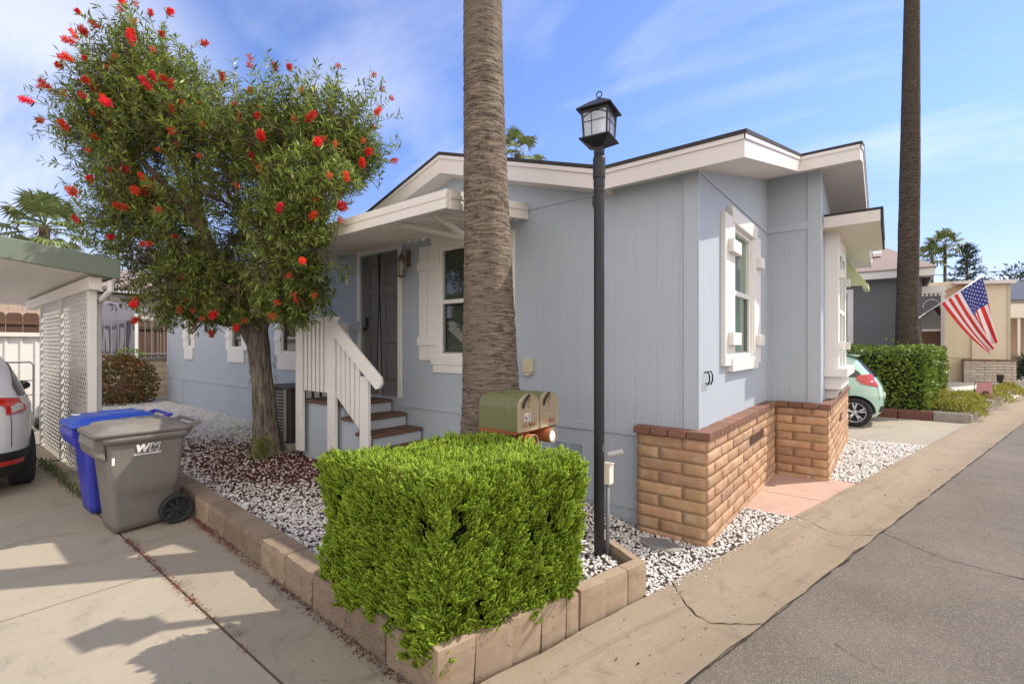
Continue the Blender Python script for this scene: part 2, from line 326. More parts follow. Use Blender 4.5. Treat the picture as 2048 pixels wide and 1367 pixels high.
class MB:
    def __init__(s): s.v = []; s.f = []; s.m = []; s.mi = 0
    def add(s, vs, fs):
        k = len(s.v); s.v += [tuple(p) for p in vs]; s.f += [tuple(i + k for i in f) for f in fs]; s.m += [s.mi] * len(fs); return s
    def box(s, x0, x1, y0, y1, z0, z1, T=None):
        vs = [Vector((x, y, z)) for x in (x0, x1) for y in (y0, y1) for z in (z0, z1)]
        if T is not None: vs = [T @ p for p in vs]
        return s.add(vs, [(0, 1, 3, 2), (4, 6, 7, 5), (0, 4, 5, 1), (2, 3, 7, 6), (0, 2, 6, 4), (1, 5, 7, 3)])
    def prism(s, poly, a, b, ax):
        """poly of 2-D points in the plane normal to axis ax, extruded from a to b"""
        def P(u, v, t): return {0: (t, u, v), 1: (u, t, v), 2: (u, v, t)}[ax]
        n = len(poly); vs = [P(u, v, a) for u, v in poly] + [P(u, v, b) for u, v in poly]
        fs = [tuple(range(n - 1, -1, -1)), tuple(range(n, 2 * n))] + [(i, (i + 1) % n, n + (i + 1) % n, n + i) for i in range(n)]
        if ax == 1: fs = [f[::-1] for f in fs]
        return s.add(vs, fs)
    def tube(s, pts, rad, seg=8, cap=True):
        pts = [Vector(p) for p in pts]; n = len(pts); rad = rad if isinstance(rad, (list, tuple)) else [rad] * n
        vs = []; up = Vector((0, 0, 1)); prev = None
        for i, p in enumerate(pts):
            t = (pts[min(i + 1, n - 1)] - pts[max(i - 1, 0)]).normalized()
            if prev is None:
                a = t.cross(up if abs(t.z) < .95 else Vector((1, 0, 0))).normalized()
            else: a = (prev - t * prev.dot(t)).normalized()
            prev = a; b = t.cross(a)
            vs += [p + (a * math.cos(2 * math.pi * k / seg) + b * math.sin(2 * math.pi * k / seg)) * rad[i] for k in range(seg)]
        fs = [(i * seg + k, i * seg + (k + 1) % seg, (i + 1) * seg + (k + 1) % seg, (i + 1) * seg + k) for i in range(n - 1) for k in range(seg)]
        if cap: fs += [tuple(range(seg - 1, -1, -1)), tuple((n - 1) * seg + k for k in range(seg))]
        return s.add(vs, fs)
    def loft(s, rings, cap=True, closed=True):
        n = len(rings[0]); vs = [p for r in rings for p in r]; q = n if closed else n - 1
        fs = [(i * n + k, i * n + (k + 1) % n, (i + 1) * n + (k + 1) % n, (i + 1) * n + k) for i in range(len(rings) - 1) for k in range(q)]
        if cap: fs += [tuple(range(n - 1, -1, -1)), tuple((len(rings) - 1) * n + k for k in range(n))]
        return s.add(vs, fs)
    def sheet(s, poly, z): return s.add([(x, y, z) for x, y in poly], [tuple(range(len(poly)))])
    def build(s, name, m, parent=None, loc=(0, 0, 0), **k):
        org = ORG[parent.name] if parent is not None else Vector(loc)
        me = bpy.data.meshes.new(name); me.from_pydata([tuple(Vector(p) - org) for p in s.v], [], s.f)
        for q in (m if isinstance(m, (list, tuple)) else [m]): me.materials.append(q)
        if any(s.m): me.polygons.foreach_set('material_index', s.m)
        me.update(); return link(name, me, parent, loc, **k)
def rrect(hx, hy, r, z, cx=0, cy=0, n=5):
    pts = []
    for sx, sy, a0 in ((1, 1, 0), (-1, 1, 90), (-1, -1, 180), (1, -1, 270)):
        for k in range(n + 1):
            a = R_(a0 + 90 * k / n); pts.append((cx + sx * (hx - r) + r * math.cos(a), cy + sy * (hy - r) + r * math.sin(a), z))
    return pts
def text_mesh(txt, size, T, mat_, name, parent, extrude=.001, off=0., shear=0., align='CENTER'):
    cu = bpy.data.curves.new(name, 'FONT'); cu.body = txt; cu.size = size; cu.extrude = extrude; cu.offset = off; cu.shear = shear; cu.align_x = align
    o = bpy.data.objects.new(name, cu); COL.objects.link(o)
    bpy.context.view_layer.update()
    me = bpy.data.meshes.new_from_object(o.evaluated_get(bpy.context.evaluated_depsgraph_get()))
    bpy.data.objects.remove(o); org = ORG[parent.name]
    me.transform(Matrix.Translation(-org) @ T); me.materials.clear(); me.materials.append(mat_); me.name = name
    return link(name, me, parent)
def frame(o, x, y, z=None):
    x = Vector(x).normalized(); y = Vector(y).normalized(); z = x.cross(y)
    m = Matrix((x, y, z)).transposed().to_4x4(); m.translation = Vector(o); return m
def np_join(parts):
    vs, fs, k = [], [], 0
    for v, f in parts: vs.append(v); fs.append(np.asarray(f) + k); k += len(v)
    return np.concatenate(vs), fs
def unit(a): return a / np.maximum(np.linalg.norm(a, axis=-1, keepdims=True), 1e-9)
def leaves_np(c, d, nrm, Ln, Wd):
    """folded quad leaves: c base points, d directions, nrm rough normals"""
    d = unit(d); s = unit(np.cross(d, nrm)); nn = np.cross(s, d); Ln = np.asarray(Ln)[:, None]; Wd = np.asarray(Wd)[:, None]
    a = c; b = c + d * Ln * .5 + s * Wd * .5 + nn * Wd * .18; t = c + d * Ln; e = c + d * Ln * .5 - s * Wd * .5 + nn * Wd * .18
    v = np.stack([a, b, t, e], 1).reshape(-1, 3); n = len(c); f = np.arange(4 * n).reshape(n, 4); return v, f
def rnd_unit(n): return unit(RNG.normal(size=(n, 3)))
def tubes_np(P0, P1, r0, r1, seg=3):
    d = unit(P1 - P0); ref = np.where(np.abs(d[:, 2:3]) > .9, np.array([[1., 0, 0]]), np.array([[0, 0, 1.]])); a = unit(np.cross(d, ref)); b = np.cross(d, a)
    n = len(P0); v = np.zeros((n, 2, seg, 3))
    for k in range(seg):
        q = a * math.cos(2 * math.pi * k / seg) + b * math.sin(2 * math.pi * k / seg)
        v[:, 0, k] = P0 + q * np.asarray(r0)[:, None]; v[:, 1, k] = P1 + q * np.asarray(r1)[:, None]
    base = (np.arange(n) * 2 * seg)[:, None]; f = np.concatenate([base + np.array([[k, (k + 1) % seg, seg + (k + 1) % seg, seg + k]]) for k in range(seg)], 0)
    return v.reshape(-1, 3), f
def struct(o): o['kind'] = 'structure'; return o

# ================================================================== SETTING
def back_edge(y): return -.73 + .232 * (y - 5.17)
def road_edge(y): return -.11 + .241 * (y - 5.19)
def pw_front(x): return 1.50 - .049 * (x + 1.64)          # driveway face of the planter edging
def pr_line(y): return -1.64 + .263 * (y - 1.52)          # street face of the planter edging
mb = MB(); mb.sheet([(-900, -900), (900, -900), (900, 900), (-900, 900)], -.06); struct(mb.build('ground', M['ground']))
def road():
    mb = MB(); ys = np.linspace(-8, 160, 85)
    for i in range(len(ys) - 1):
        a, b = ys[i], ys[i + 1]
        mb.add([(road_edge(a) - .02, a, -.012), (road_edge(a) + 6.5, a, -.012), (road_edge(b) + 6.5, b, -.012), (road_edge(b) - .02, b, -.012)], [(0, 1, 2, 3)])
    struct(mb.build('road', M['asphalt']))
    # gutter with a shallow dished profile
    ys = np.concatenate([np.arange(-6, 16, .12), np.arange(16, 120, 2.)]); ts = np.linspace(0, 1, 9); prof = [.03, .028, .018, .002, -.012, -.02, -.02, -.012, -.002]
    v = []
    for y in ys:
        for t, z in zip(ts, prof):
            wob = .004 * mnoise.noise((t * 3, y * 1.3, 2)) ; x = back_edge(y) * (1 - t) + road_edge(y) * t
            if t == 0 or t == 1: x += .016 * mnoise.noise((y * 3.1, t * 9, 4)) + .008 * mnoise.noise((y * 11, t * 9, 1))
            v.append((x, y, z + wob * (0 < t < 1)))
    n = len(ts); f = [(i * n + k, i * n + k + 1, (i + 1) * n + k + 1, (i + 1) * n + k) for i in range(len(ys) - 1) for k in range(n - 1)]
    struct(link('gutter', np_mesh('gutter', v, np.array(f), M['gutter']), smooth=True))
road()
def crack(name, pts, wd, z, m, jit=.02):
    """an irregular open seam: thin ragged strip lying in the paving"""
    P = []; pts = [Vector(p) for p in pts]
    for a, b in zip(pts[:-1], pts[1:]):
        k = max(2, int((b - a).length / .035))
        for i in range(k): P.append(a.lerp(b, i / k))
    P.append(pts[-1]); v = []
    for i, p in enumerate(P):
        t = (P[min(i + 1, len(P) - 1)] - P[max(0, i - 1)]).normalized(); s = Vector((-t.y, t.x))
        q = p + s * (jit * mnoise.noise((p.x * 6, p.y * 6, wd * 90)) + jit * .5 * mnoise.noise((p.x * 25, p.y * 25, 3)) + .004 * mnoise.noise((p.x * 70, p.y * 70, 5)))
        ww = wd * (.25 + 1.5 * abs(mnoise.noise((p.x * 9, p.y * 9, 7)) + .5 * mnoise.noise((p.x * 31, p.y * 31, 2))))
        zz = z(q.x, q.y) if callable(z) else z
        v += [(q.x - s.x * ww, q.y - s.y * ww, zz), (q.x + s.x * ww, q.y + s.y * ww, zz)]
    f = [(2 * i, 2 * i + 1, 2 * i + 3, 2 * i + 2) for i in range(len(P) - 1)]
    struct(link(name, np_mesh(name, v, np.array(f), m)))
def gut_z(x, y):
    t = (x - back_edge(y)) / (road_edge(y) - back_edge(y)); return float(np.interp(t, np.linspace(0, 1, 9), [.03, .028, .018, .002, -.012, -.02, -.02, -.012, -.002])) + .0045
crack('gutter_crack', [(-1.18, 3.23), (-1.07, 3.11), (-.98, 3.03), (-.855, 3.0), (-.72, 3.06), (-.59, 3.15)], .0065, gut_z, M['joint'], .03)
crack('gutter_crack', [(-.72, 5.22), (-.5, 5.13), (-.32, 5.12), (-.12, 5.22)], .0045, gut_z, M['joint'])
crack('gutter_crack', [(-.27, 7.15), (-.05, 6.9), (.18, 6.85), (.34, 7.0)], .003, gut_z, M['joint'])
crack('road_crack', [(-.04, 5.35), (.35, 5.0), (.8, 4.9), (1.4, 4.55), (2.4, 4.3)], .005, -.008, M['joint'], .03)
crack('road_crack', [(-.25, 3.2), (-.12, 3.12), (-.02, 3.1)], .003, -.008, M['joint'], .02)
crack('road_seam', [(road_edge(y) + .005, y) for y in np.arange(1, 14, .5)], .008, -.004, M['joint'], .012)
# driveway: main slabs and the rougher strip beside the planter edging, with open joints between
def slab(name, poly, z, m): mb = MB(); mb.prism(poly, z - .04, z, 2); return struct(mb.build(name, m))
JY = 1.12
slab('driveway', [(-6.745, -9), (-4.18, -9), (-4.18, JY - .008), (-6.745, JY - .008)], .002, M['drive'])
slab('driveway', [(-4.165, -9), (back_edge(-9), -9), (back_edge(JY), JY - .008), (-4.165, JY - .008)], .0, M['drive'])
slab('driveway', [(-18, -9), (-6.76, -9), (-6.76, JY - .008), (-18, JY - .008)], .001, M['drive'])
slab('driveway', [(-18, JY + .008), (back_edge(JY), JY + .008), (back_edge(1.56), 1.56), (-18, 2.3)], .0, M['drive2'])
slab('driveway', [(-14, 10.3), (back_edge(10.3), 10.3), (back_edge(13.85), 13.85), (-14, 13.85)], .02, M['drive'])
slab('front_pad', [(-1.2, 5.22), (back_edge(5.2), 5.2), (back_edge(5.95), 5.945), (-1.2, 5.95)], .022, M['pad'])
slab('front_pad', [(-1.2, 5.965), (back_edge(5.96), 5.96), (back_edge(6.95), 6.95), (-.58, 7.0), (-1.2, 7.0)], .022, M['pad'])
slab('concrete_apron', [(-17, 2.35), (-15, 2.35), (-15, 9), (-17, 9)], .2, M['drive'])

# gravel beds: soil sheet with loose white stones
def sstep(a, b, x): t = np.clip((x - a) / (b - a), 0, 1); return t * t * (3 - 2 * t)
def yard_z(x, y):
    t = sstep(-2.5, -1.75, x) * sstep(-.12, -.04, (y - 3.02) + .568 * (x + 1.262)); far = sstep(-4., -14., x)
    base = .135 + .075 * far
    return base * (1 - t) + .012 * t + .012 * np.sin(x * 5.1 + y * 3) * np.sin(y * 6.3 - x) * (1 - t)
def in_yard(x, y, m=0.):
    a = (x > -15.2) & (x < -1.1) & (y > pw_front(x) + .1) & (y < 4.08)
    a &= ~((y < 3.1) & (x > pr_line(y) - .08))
    b = (x >= -1.35) & (y > 2.97) & (y < 5.24) & (x < back_edge(y) + .03 - m) & ~((y > 4.02) & (x < -1.17))
    return a | b
def in_bed2(x, y, m=0.): return (x > -.62) & (y > 6.97) & (y < 10.28) & (x < back_edge(y) + .03 - m)
def soil(name, x0, x1, y0, y1, test, zf, st=.06):
    xs = np.arange(x0, x1, st); ys = np.arange(y0, y1, st); X, Y = np.meshgrid(xs, ys); Z = zf(X, Y); n = len(xs)
    Xc, Yc = X[:-1, :-1] + st / 2, Y[:-1, :-1] + st / 2; ok = test(Xc, Yc)
    i, j = np.nonzero(ok); a = i * n + j
    return struct(link(name, np_mesh(name, np.stack([X, Y, Z], -1).reshape(-1, 3), np.stack([a, a + 1, a + n + 1, a + n], 1), M['soil']), smooth=True))
soil('gravel_bed_soil', -15.3, -.6, 1.4, 5.3, in_yard, yard_z)
soil('gravel_bed_soil', -.7, .6, 6.9, 10.4, in_bed2, lambda x, y: x * 0 + .012)
phi = (1 + 5 ** .5) / 2
ICV = np.array([(-1, phi, 0), (1, phi, 0), (-1, -phi, 0), (1, -phi, 0), (0, -1, phi), (0, 1, phi), (0, -1, -phi), (0, 1, -phi), (phi, 0, -1), (phi, 0, 1), (-phi, 0, -1), (-phi, 0, 1)]) / 1.902
ICF = np.array([(0, 11, 5), (0, 5, 1), (0, 1, 7), (0, 7, 10), (0, 10, 11), (1, 5, 9), (5, 11, 4), (11, 10, 2), (10, 7, 6), (7, 1, 8), (3, 9, 4), (3, 4, 2), (3, 2, 6), (3, 6, 8), (3, 8, 9), (4, 9, 5), (2, 4, 11), (6, 2, 10), (8, 6, 7), (9, 8, 1)])
def stones(x, y, z, r):
    n = len(x); sc_ = np.stack([RNG.uniform(.75, 1.35, n), RNG.uniform(.6, 1.0, n), RNG.uniform(.4, .75, n)], 1) * r[:, None]
    loc = ICV[None] * (1 + RNG.normal(0, .13, (n, 12, 1))) * sc_[:, None, :]
    a = RNG.uniform(0, 6.28, n); tl = RNG.normal(0, .35, n)
    ca, sa, ct, st_ = np.cos(a), np.sin(a), np.cos(tl), np.sin(tl)
    X, Y, Z = loc[..., 0], loc[..., 1], loc[..., 2]
    X, Z = X * ct[:, None] + Z * st_[:, None], -X * st_[:, None] + Z * ct[:, None]
    X, Y = X * ca[:, None] - Y * sa[:, None], X * sa[:, None] + Y * ca[:, None]
    v = np.stack([X + x[:, None], Y + y[:, None], Z + z[:, None]], -1).reshape(-1, 3)
    f = (ICF[None] + (np.arange(n) * 12)[:, None, None]).reshape(-1, 3); return v, f
def scatter(n, x0, x1, y0, y1, test, prob=None):
    x = RNG.uniform(x0, x1, n); y = RNG.uniform(y0, y1, n); k = test(x, y, .03)
    if prob is not None: k &= RNG.random(n) < prob(x, y)
    return x[k], y[k]
def litter(x, y): return np.exp(-(((x + 6.1) / 1.9) ** 2 + ((y - 2.95) / .95) ** 2)) + .55 * np.exp(-(((x + 8.) / 1.6) ** 2 + ((y - 2.6) / .7) ** 2))
xa, ya = scatter(150000, -15.3, -.6, 1.4, 5.3, in_yard, lambda x, y: np.where((x > -2.2) & (y > 3.0), .8, np.where(x > -3.2, .85, np.where(x > -9, .85, .9))) * (1 - .86 * np.clip(1.25 * litter(x, y), 0, 1)))
big = RNG.random(len(xa))
v1 = stones(xa, ya, yard_z(xa, ya) + RNG.uniform(.001, .011, len(xa)), np.where(xa < -7, 1.25, 1.) * RNG.uniform(.008, .0175, len(xa)))
xb, yb = scatter(6500, -.7, .6, 6.9, 10.4, in_bed2)
v2 = stones(xb, yb, .012 + RNG.uniform(.001, .012, len(xb)), RNG.uniform(.011, .023, len(xb)))
for nm, (v, f), lab in (('white_gravel', v1, 'loose white stones covering the planting bed along the blue house wall'), ('white_gravel', v2, 'loose white stones in the wedge between brick skirt and gutter')):
    setp(link(nm, np_mesh(nm, v, f, M['stone']), smooth=False), lab, 'gravel', kind='stuff')
# fallen petals and bark litter
def debris(name, x, y, z, m, lab, L0=.012, L1=.035, W=.006):
    n = len(x); d = RNG.normal(size=(n, 3)); d[:, 2] *= .25; nr = RNG.normal(0, .5, (n, 3)) + np.array([0, 0, 1.])
    v, f = leaves_np(np.stack([x, y, z], 1), d, nr, RNG.uniform(L0, L1, n), np.full(n, W) * RNG.uniform(.6, 1.6, n))
    setp(link(name, np_mesh(name, v, f, m)), lab, 'litter', kind='stuff')
x, y = scatter(90000, -12, -2.4, 1.6, 4.05, in_yard, lambda x, y: np.clip(litter(x, y), 0, 1) * .75)
debris('fallen_petals', x, y, yard_z(x, y) + RNG.uniform(.004, .022, len(x)), M['petal'], 'dark red fallen petals strewn over the gravel under the tree')
xs = RNG.uniform(-5.2, -3.0, 1500); ys = pw_front(xs) - np.abs(RNG.normal(0, .028, 1500)) - .005; kk = RNG.random(1500) < np.clip((-xs - 2.6) / 2.6, 0, 1) ** 1.5
xj = RNG.uniform(-5.1, -2.6, 700); yj = JY + RNG.normal(0, .012, 700); kj = RNG.random(700) < np.clip((-xj - 2.3) / 2.6, 0, 1)
X = np.concatenate([xs[kk], xj[kj]]); Y = np.concatenate([ys[kk], yj[kj]])
debris('drifted_petals', X, Y, RNG.uniform(.006, .02, len(X)), M['petal'], 'red petals drifted along the edging foot and driveway joint')
xs = RNG.uniform(-3.4, -1.7, 900); ys = pw_front(xs) - np.abs(RNG.normal(0, .03, 900)) - .004
debris('leaf_litter', xs, ys, RNG.uniform(.004, .012, 900), M['chips'], 'dark dry litter gathered along the foot of the edging', .006, .02, .006)
gx = RNG.uniform(-1.4, 1.2, 90); gt = RNG.random(90); gy = RNG.uniform(1.5, 9, 90); gxx = back_edge(gy) * (1 - gt) + road_edge(gy) * gt
debris('gutter_leaves', gxx, gy, np.array([gut_z(a, b) for a, b in zip(gxx, gy)]) + .004, M['chips'], 'small dry leaves and grit lying in the gutter', .008, .028, .009)
sx = 0; st_ = np.abs(RNG.normal(0, .04, 120)); sy = RNG.uniform(3.1, 5.2, 120); v, f = stones(back_edge(sy) + st_, sy, np.array([gut_z(back_edge(b) + a, b) for a, b in zip(st_, sy)]), RNG.uniform(.003, .009, 120))
setp(link('spilled_stones', np_mesh('spilled_stones', v, f, M['stone'])), 'few white stones spilled from the bed onto the gutter', 'gravel', kind='stuff')

# far yard beyond the second driveway, rising gently
def far_yard():
    xs = np.linspace(0, 1, 40); ys = np.linspace(13.9, 60, 60); v = []
    for y in ys:
        for t in xs: x = -14 + (back_edge(y) + .02 + 14) * t; v.append((x, y, .015 + .4 * float(sstep(16., 23., np.array(y))) * (1 if t < .97 else 0)))
    n = 40; f = [(i * n + k, i * n + k + 1, (i + 1) * n + k + 1, (i + 1) * n + k) for i in range(59) for k in range(n - 1)]
    struct(link('far_yard', np_mesh('far_yard', v, np.array(f), M['whiteyard']), smooth=True))
far_yard()

# ================================================================== BLUE MOBILE HOME
WY, WX, WX2 = 4.10, -1.27, -.69          # long wall plane, front wall plane, projecting front plane
INY, ENDY, ENDX = 6.98, 10.25, -14.76
RS = .247                                # roof slope
def soff(y): return 3.07 + RS * (y - 3.88)
RIDGE = 7.2
def roof_b(y): return soff(y) if y < RIDGE else soff(RIDGE) - RS * (y - RIDGE)
H = thing('mobile_home', 'pale blue mobile home with white trim, brick skirt and porch awning', 'mobile home', (-1.27, 4.10, 0))
def wall_holes(mb, ax, pl, u0, u1, z0, z1, holes, dep, inw):
    us = sorted({u0, u1} | {h[k] for h in holes for k in (0, 1)}); zs = sorted({z0, z1} | {h[k] for h in holes for k in (2, 3)})
    P = (lambda u, z, d=0.: (u, pl + inw * d, z)) if ax == 1 else (lambda u, z, d=0.: (pl + inw * d, u, z))
    for i in range(len(us) - 1):
        for j in range(len(zs) - 1):
            cu, cz = (us[i] + us[i + 1]) / 2, (zs[j] + zs[j + 1]) / 2
            if any(h[0] < cu < h[1] and h[2] < cz < h[3] for h in holes): continue
            mb.add([P(us[i], zs[j]), P(us[i + 1], zs[j]), P(us[i + 1], zs[j + 1]), P(us[i], zs[j + 1])], [(0, 1, 2, 3)])
    for a, b, c, d in holes:
        q = [(a, c), (b, c), (b, d), (a, d)]
        for k in range(4):
            p0, p1 = q[k], q[(k + 1) % 4]; mb.add([P(*p0), P(*p1), P(*p1, dep), P(*p0, dep)], [(0, 1, 2, 3)])
DOOR = (-6.12, -5.24, .95, 2.97)
W1 = (-4.42, -3.60, 1.52, 2.88)
LW = [(-13.32, -13.02, 1.62, 2.6), (-10.75, -10.2, 1.60, 2.6), (-8.55, -7.75, 1.52, 2.75)]
mb = MB(); wall_holes(mb, 1, WY, ENDX, WX, 0.0, 3.12, [DOOR, W1] + LW, .10, 1); mb.build('long_wall', M['sx'], H)
mb = MB()
mb.add([(-6.33, WY - .002, 3.12), (-2.05, WY - .002, 3.12), (-4.19, WY - .002, 3.74)], [(0, 1, 2)])
mb.prism([(-6.5, 3.105), (WX, 3.105), (WX, 3.135), (-6.5, 3.135)], WY - .012, WY, 1)
mb.build('gable_wall', M['sx'], H)
# front wall with its window hole: rectangular part, then the piece under the sloping soffit
FW = (5.17, 5.97, 1.53, 2.88)
mb = MB(); wall_holes(mb, 0, WX, WY, INY, 0.0, 3.13, [FW], .10, -1)
mb.add([(WX, WY, 3.13), (WX, INY, 3.13), (WX, INY, soff(INY) + .02), (WX, WY, soff(WY) + .02)], [(0, 1, 2, 3)])
mb.build('front_wall', M['sy'], H)
mb = MB(); mb.add([(WX, INY, 0), (WX2, INY, 0), (WX2, INY, soff(INY) + .05), (WX, INY, soff(INY) + .05)], [(0, 1, 2, 3)]); mb.build('return_wall', M['sx'], H)
mb = MB(); ys = [INY, RIDGE, ENDY]
mb.add([(WX2, INY, 0), (WX2, ENDY, 0), (WX2, ENDY, roof_b(ENDY)), (WX2, RIDGE, roof_b(RIDGE)), (WX2, INY, roof_b(INY))], [(0, 1, 2, 3, 4)])
mb.build('projecting_front_wall', M['sy'], H)
mb = MB()
mb.add([(WX2, ENDY, 0), (ENDX, ENDY, 0), (ENDX, ENDY, 3.05), (WX2, ENDY, 3.05)], [(0, 1, 2, 3)])
mb.add([(ENDX, WY, 0), (ENDX, ENDY, 0), (ENDX, ENDY, 3.1), (ENDX, RIDGE, 3.85), (ENDX, WY, 3.12)], [(0, 1, 2, 3, 4)])
mb.build('rear_wall', M['sy'], H)
# trim boards on the walls
mb = MB()
mb.box(ENDX, DOOR[0] - .09, WY - .014, WY, .835, .915); mb.box(DOOR[1] + .09, -1.75, WY - .014, WY, .835, .915)      # skirt belt
mb.box(-1.385, WX, WY - .013, WY, .915, 3.105); mb.box(ENDX, ENDX + .1, WY - .013, WY, .0, 3.1)
mb.box(ENDX + .1, -1.8, WY - .011, WY, .16, .24)
mb.box(WX, WX + .013, WY - .013, INY, 3.115, 3.145)
mb.box(WX2 - .13, WX2, INY - .013, INY, .9, soff(INY)); mb.box(WX, WX2 - .13, INY - .013, INY, 3.12, 3.22)
mb.box(WX2, WX2 + .013, INY - .013, INY + .13, .9, soff(INY)); mb.box(WX2, WX2 + .012, INY + .13, 7.5, 3.12, 3.2)
mb.box(WX, WX + .013, WY - .013, WY + .012, .9, 3.115)
mb.build('trim_board', M['blue'], H, bevel=.002, seg=1)
# roof: white boxed edge, shingle skin on top
def roof_part(mbw, mbs, x0, x1, ya, yb):
    t = .175; e = .018
    zb = roof_b
    yl = [ya] + ([RIDGE] if ya < RIDGE < yb else []) + [yb]
    mbw.prism([(y, zb(y)) for y in yl] + [(y, zb(y) + t) for y in reversed(yl)], x0, x1, 0)
    yo = [ya - (e if ya < 4 else 0)] + yl[1:-1] + [yb + (e if yb > 10 else 0)]
    mbs.prism([(y, zb(y) + t + .002) for y in yo] + [(y, zb(y) + t + .034) for y in reversed(yo)], x0 - e, x1 + e, 0)
mw, ms = MB(), MB()
roof_part(mw, ms, -2.05, -.86, 3.88, 6.62); roof_part(mw, ms, -15.1, -6.33, 3.88, 6.62)
roof_part(mw, ms, -6.33 + .02, -2.05 - .02, 4.12, 6.62); roof_part(mw, ms, -15.1, -.27, 6.622, 10.6)
# cross gable over the long wall
GX, GW, GT, GB = -4.19, 2.14, 3.92, 3.25
for sgn in (-1, 1):
    q = [(GX, GT - .215), (GX + sgn * GW, GB - .18), (GX + sgn * GW, GB), (GX, GT)]
    mw.prism(q, 3.88, 6.7, 1)
    s2 = [(GX, GT + .002), (GX + sgn * (GW + .0), GB + .002), (GX + sgn * (GW + .0), GB + .034), (GX, GT + .034)]
    ms.prism(s2, 3.862, 6.7, 1)
# small drip mould under the shingles
mw.box(-2.04, -.852, 3.868, 3.88, 3.205, 3.243)
mw.prism([(3.868, 3.205), (6.6, 3.205 + RS * 2.732), (6.6, 3.243 + RS * 2.732), (3.868, 3.243)], -.86, -.848, 0)
mw.prism([(6.61, soff(6.61) + .135), (RIDGE, soff(RIDGE) + .135), (10.6, soff(RIDGE) + .135 - RS * 3.4), (10.6, soff(RIDGE) + .172 - RS * 3.4), (RIDGE, soff(RIDGE) + .172), (6.61, soff(6.61) + .172)], -.27, -.256, 0)
mw.box(-.86, -.258, 6.61, 6.622, soff(6.61) + .135, soff(6.61) + .172)
for sgn in (-1, 1):
    mw.prism([(GX, GT - .045), (GX + sgn * GW, GB - .045), (GX + sgn * GW, GB - .006), (GX, GT - .006)], 3.866, 3.88, 1)
rf = mw.build('fascia', M['fascia'], H); ms.build('roof', M['shingle'], H)
# brick skirt: every brick modelled, mortar recessed behind
def brick_run(mb, ax, pl, u0, u1, z0, z1, out_, bl=.40, bh=.105, gap=.011, phase=0, holes=()):
    """bricks on plane pl (ax 0: X=pl, u=Y / ax 1: Y=pl, u=X); out_ = outward sign"""
    nrow = round((z1 - z0) / bh); bh = (z1 - z0) / nrow
    for r in range(nrow):
        off = ((r + phase) % 2) * bl / 2; u = u0 - off
        while u < u1 - .01:
            a, b = max(u, u0), min(u + bl, u1); u += bl
            if b - a < .03: continue
            if any(h[0] < (a + b) / 2 < h[1] and h[2] < z0 + (r + .5) * bh < h[3] for h in holes): continue
            nu = max(3, int((b - a) / .05)); nz = 4; vs = []; fs = []
            za, zb = z0 + r * bh + gap / 2, z0 + (r + 1) * bh - gap / 2; a2, b2 = a + gap / 2, b - gap / 2; sd = random.random() * 50; pr = random.uniform(-.003, .003)
            for j in range(nz + 1):
                for i in range(nu + 1):
                    s, t = i / nu, j / nz; e = min(min(s, 1 - s) * (b2 - a2), min(t, 1 - t) * (zb - za))
                    d = .013 + pr - .006 * max(0, 1 - e / .010) ** 2 + .0045 * mnoise.noise((s * (b2 - a2) * 22, t * 2.2, sd)) + .003 * mnoise.noise((s * (b2 - a2) * 60, t * 6, sd + 9))
                    uu = a2 + (b2 - a2) * s; z = za + (zb - za) * t + .0025 * mnoise.noise((uu * 12, sd, t))
                    vs.append((pl + out_ * d, uu, z) if ax == 0 else (uu, pl + out_ * d, z))
            n = nu + 1
            fs = [(j * n + i, j * n + i + 1, (j + 1) * n + i + 1, (j + 1) * n + i) for j in range(nz) for i in range(nu)]
            k = len(vs); rim = [i for i in range(n)] + [j * n + nu for j in range(1, nz + 1)] + [nz * n + i for i in range(nu - 1, -1, -1)] + [j * n for j in range(nz - 1, 0, -1)]
            for q in rim:
                p = list(vs[q]); p[0 if ax == 0 else 1] = pl - out_ * .012; vs.append(tuple(p))
            m_ = len(rim)
            fs += [(rim[i], k + i, k + (i + 1) % m_, rim[(i + 1) % m_]) for i in range(m_)]
            mb.add(vs, fs)
BX, BX2, BYL = -1.17, -.60, 4.0
mb = MB(); VB = (5.5, 6.15, .6, .71)
brick_run(mb, 1, BYL, -1.77, BX, -.04, .885, -1)
brick_run(mb, 0, BX, BYL, 6.87, -.04, .885, 1, phase=1, holes=[VB])
brick_run(mb, 1, 6.88, BX, BX2, -.04, .885, -1)
brick_run(mb, 0, BX2, 6.88, 10.25, -.04, .885, 1, phase=1)
bk = mb.build('brick_skirt', M['brick'], H, smooth=True)
mb = MB(); mb.box(-1.765, WX - .001, BYL, WY - .003, -.05, .88); mb.box(WX + .002, BX, BYL, 6.87, -.05, .88); mb.box(BX - .02, BX2, 6.88, INY - .003, -.05, .88); mb.box(WX2 + .002, BX2, 6.95, 10.24, -.05, .88)
mb.build('mortar', M['mortar'], bk)
mb = MB()
def capbricks(ax, a, b, c0, c1, n):
    for i in range(n):
        u0, u1 = a + (b - a) * i / n + .004, a + (b - a) * (i + 1) / n - .004; z = .95 + random.uniform(-.002, .002)
        if ax == 1: mb.box(u0, u1, c0, c1, .888, z)
        else: mb.box(c0, c1, u0, u1, .888, z)
capbricks(1, -1.79, -1.17, 3.965, WY - .005, 4); capbricks(0, 3.965, 6.84, WX + .004, -1.135, 19)
capbricks(1, -1.17, -.7, 6.845, INY - .016, 3); capbricks(0, 6.845, 10.27, WX2 + .016, -.565, 22)
mb.build('brick_cap', M['cap'], bk, bevel=.004)
mb = MB()
for i in range(13): y = 5.5 + .65 * (i + .5) / 13; mb.box(BX - .01, BX + .012, y - .013, y + .013, .6, .71)
mb.box(BX - .012, BX - .002, 5.5, 6.15, .6, .71)
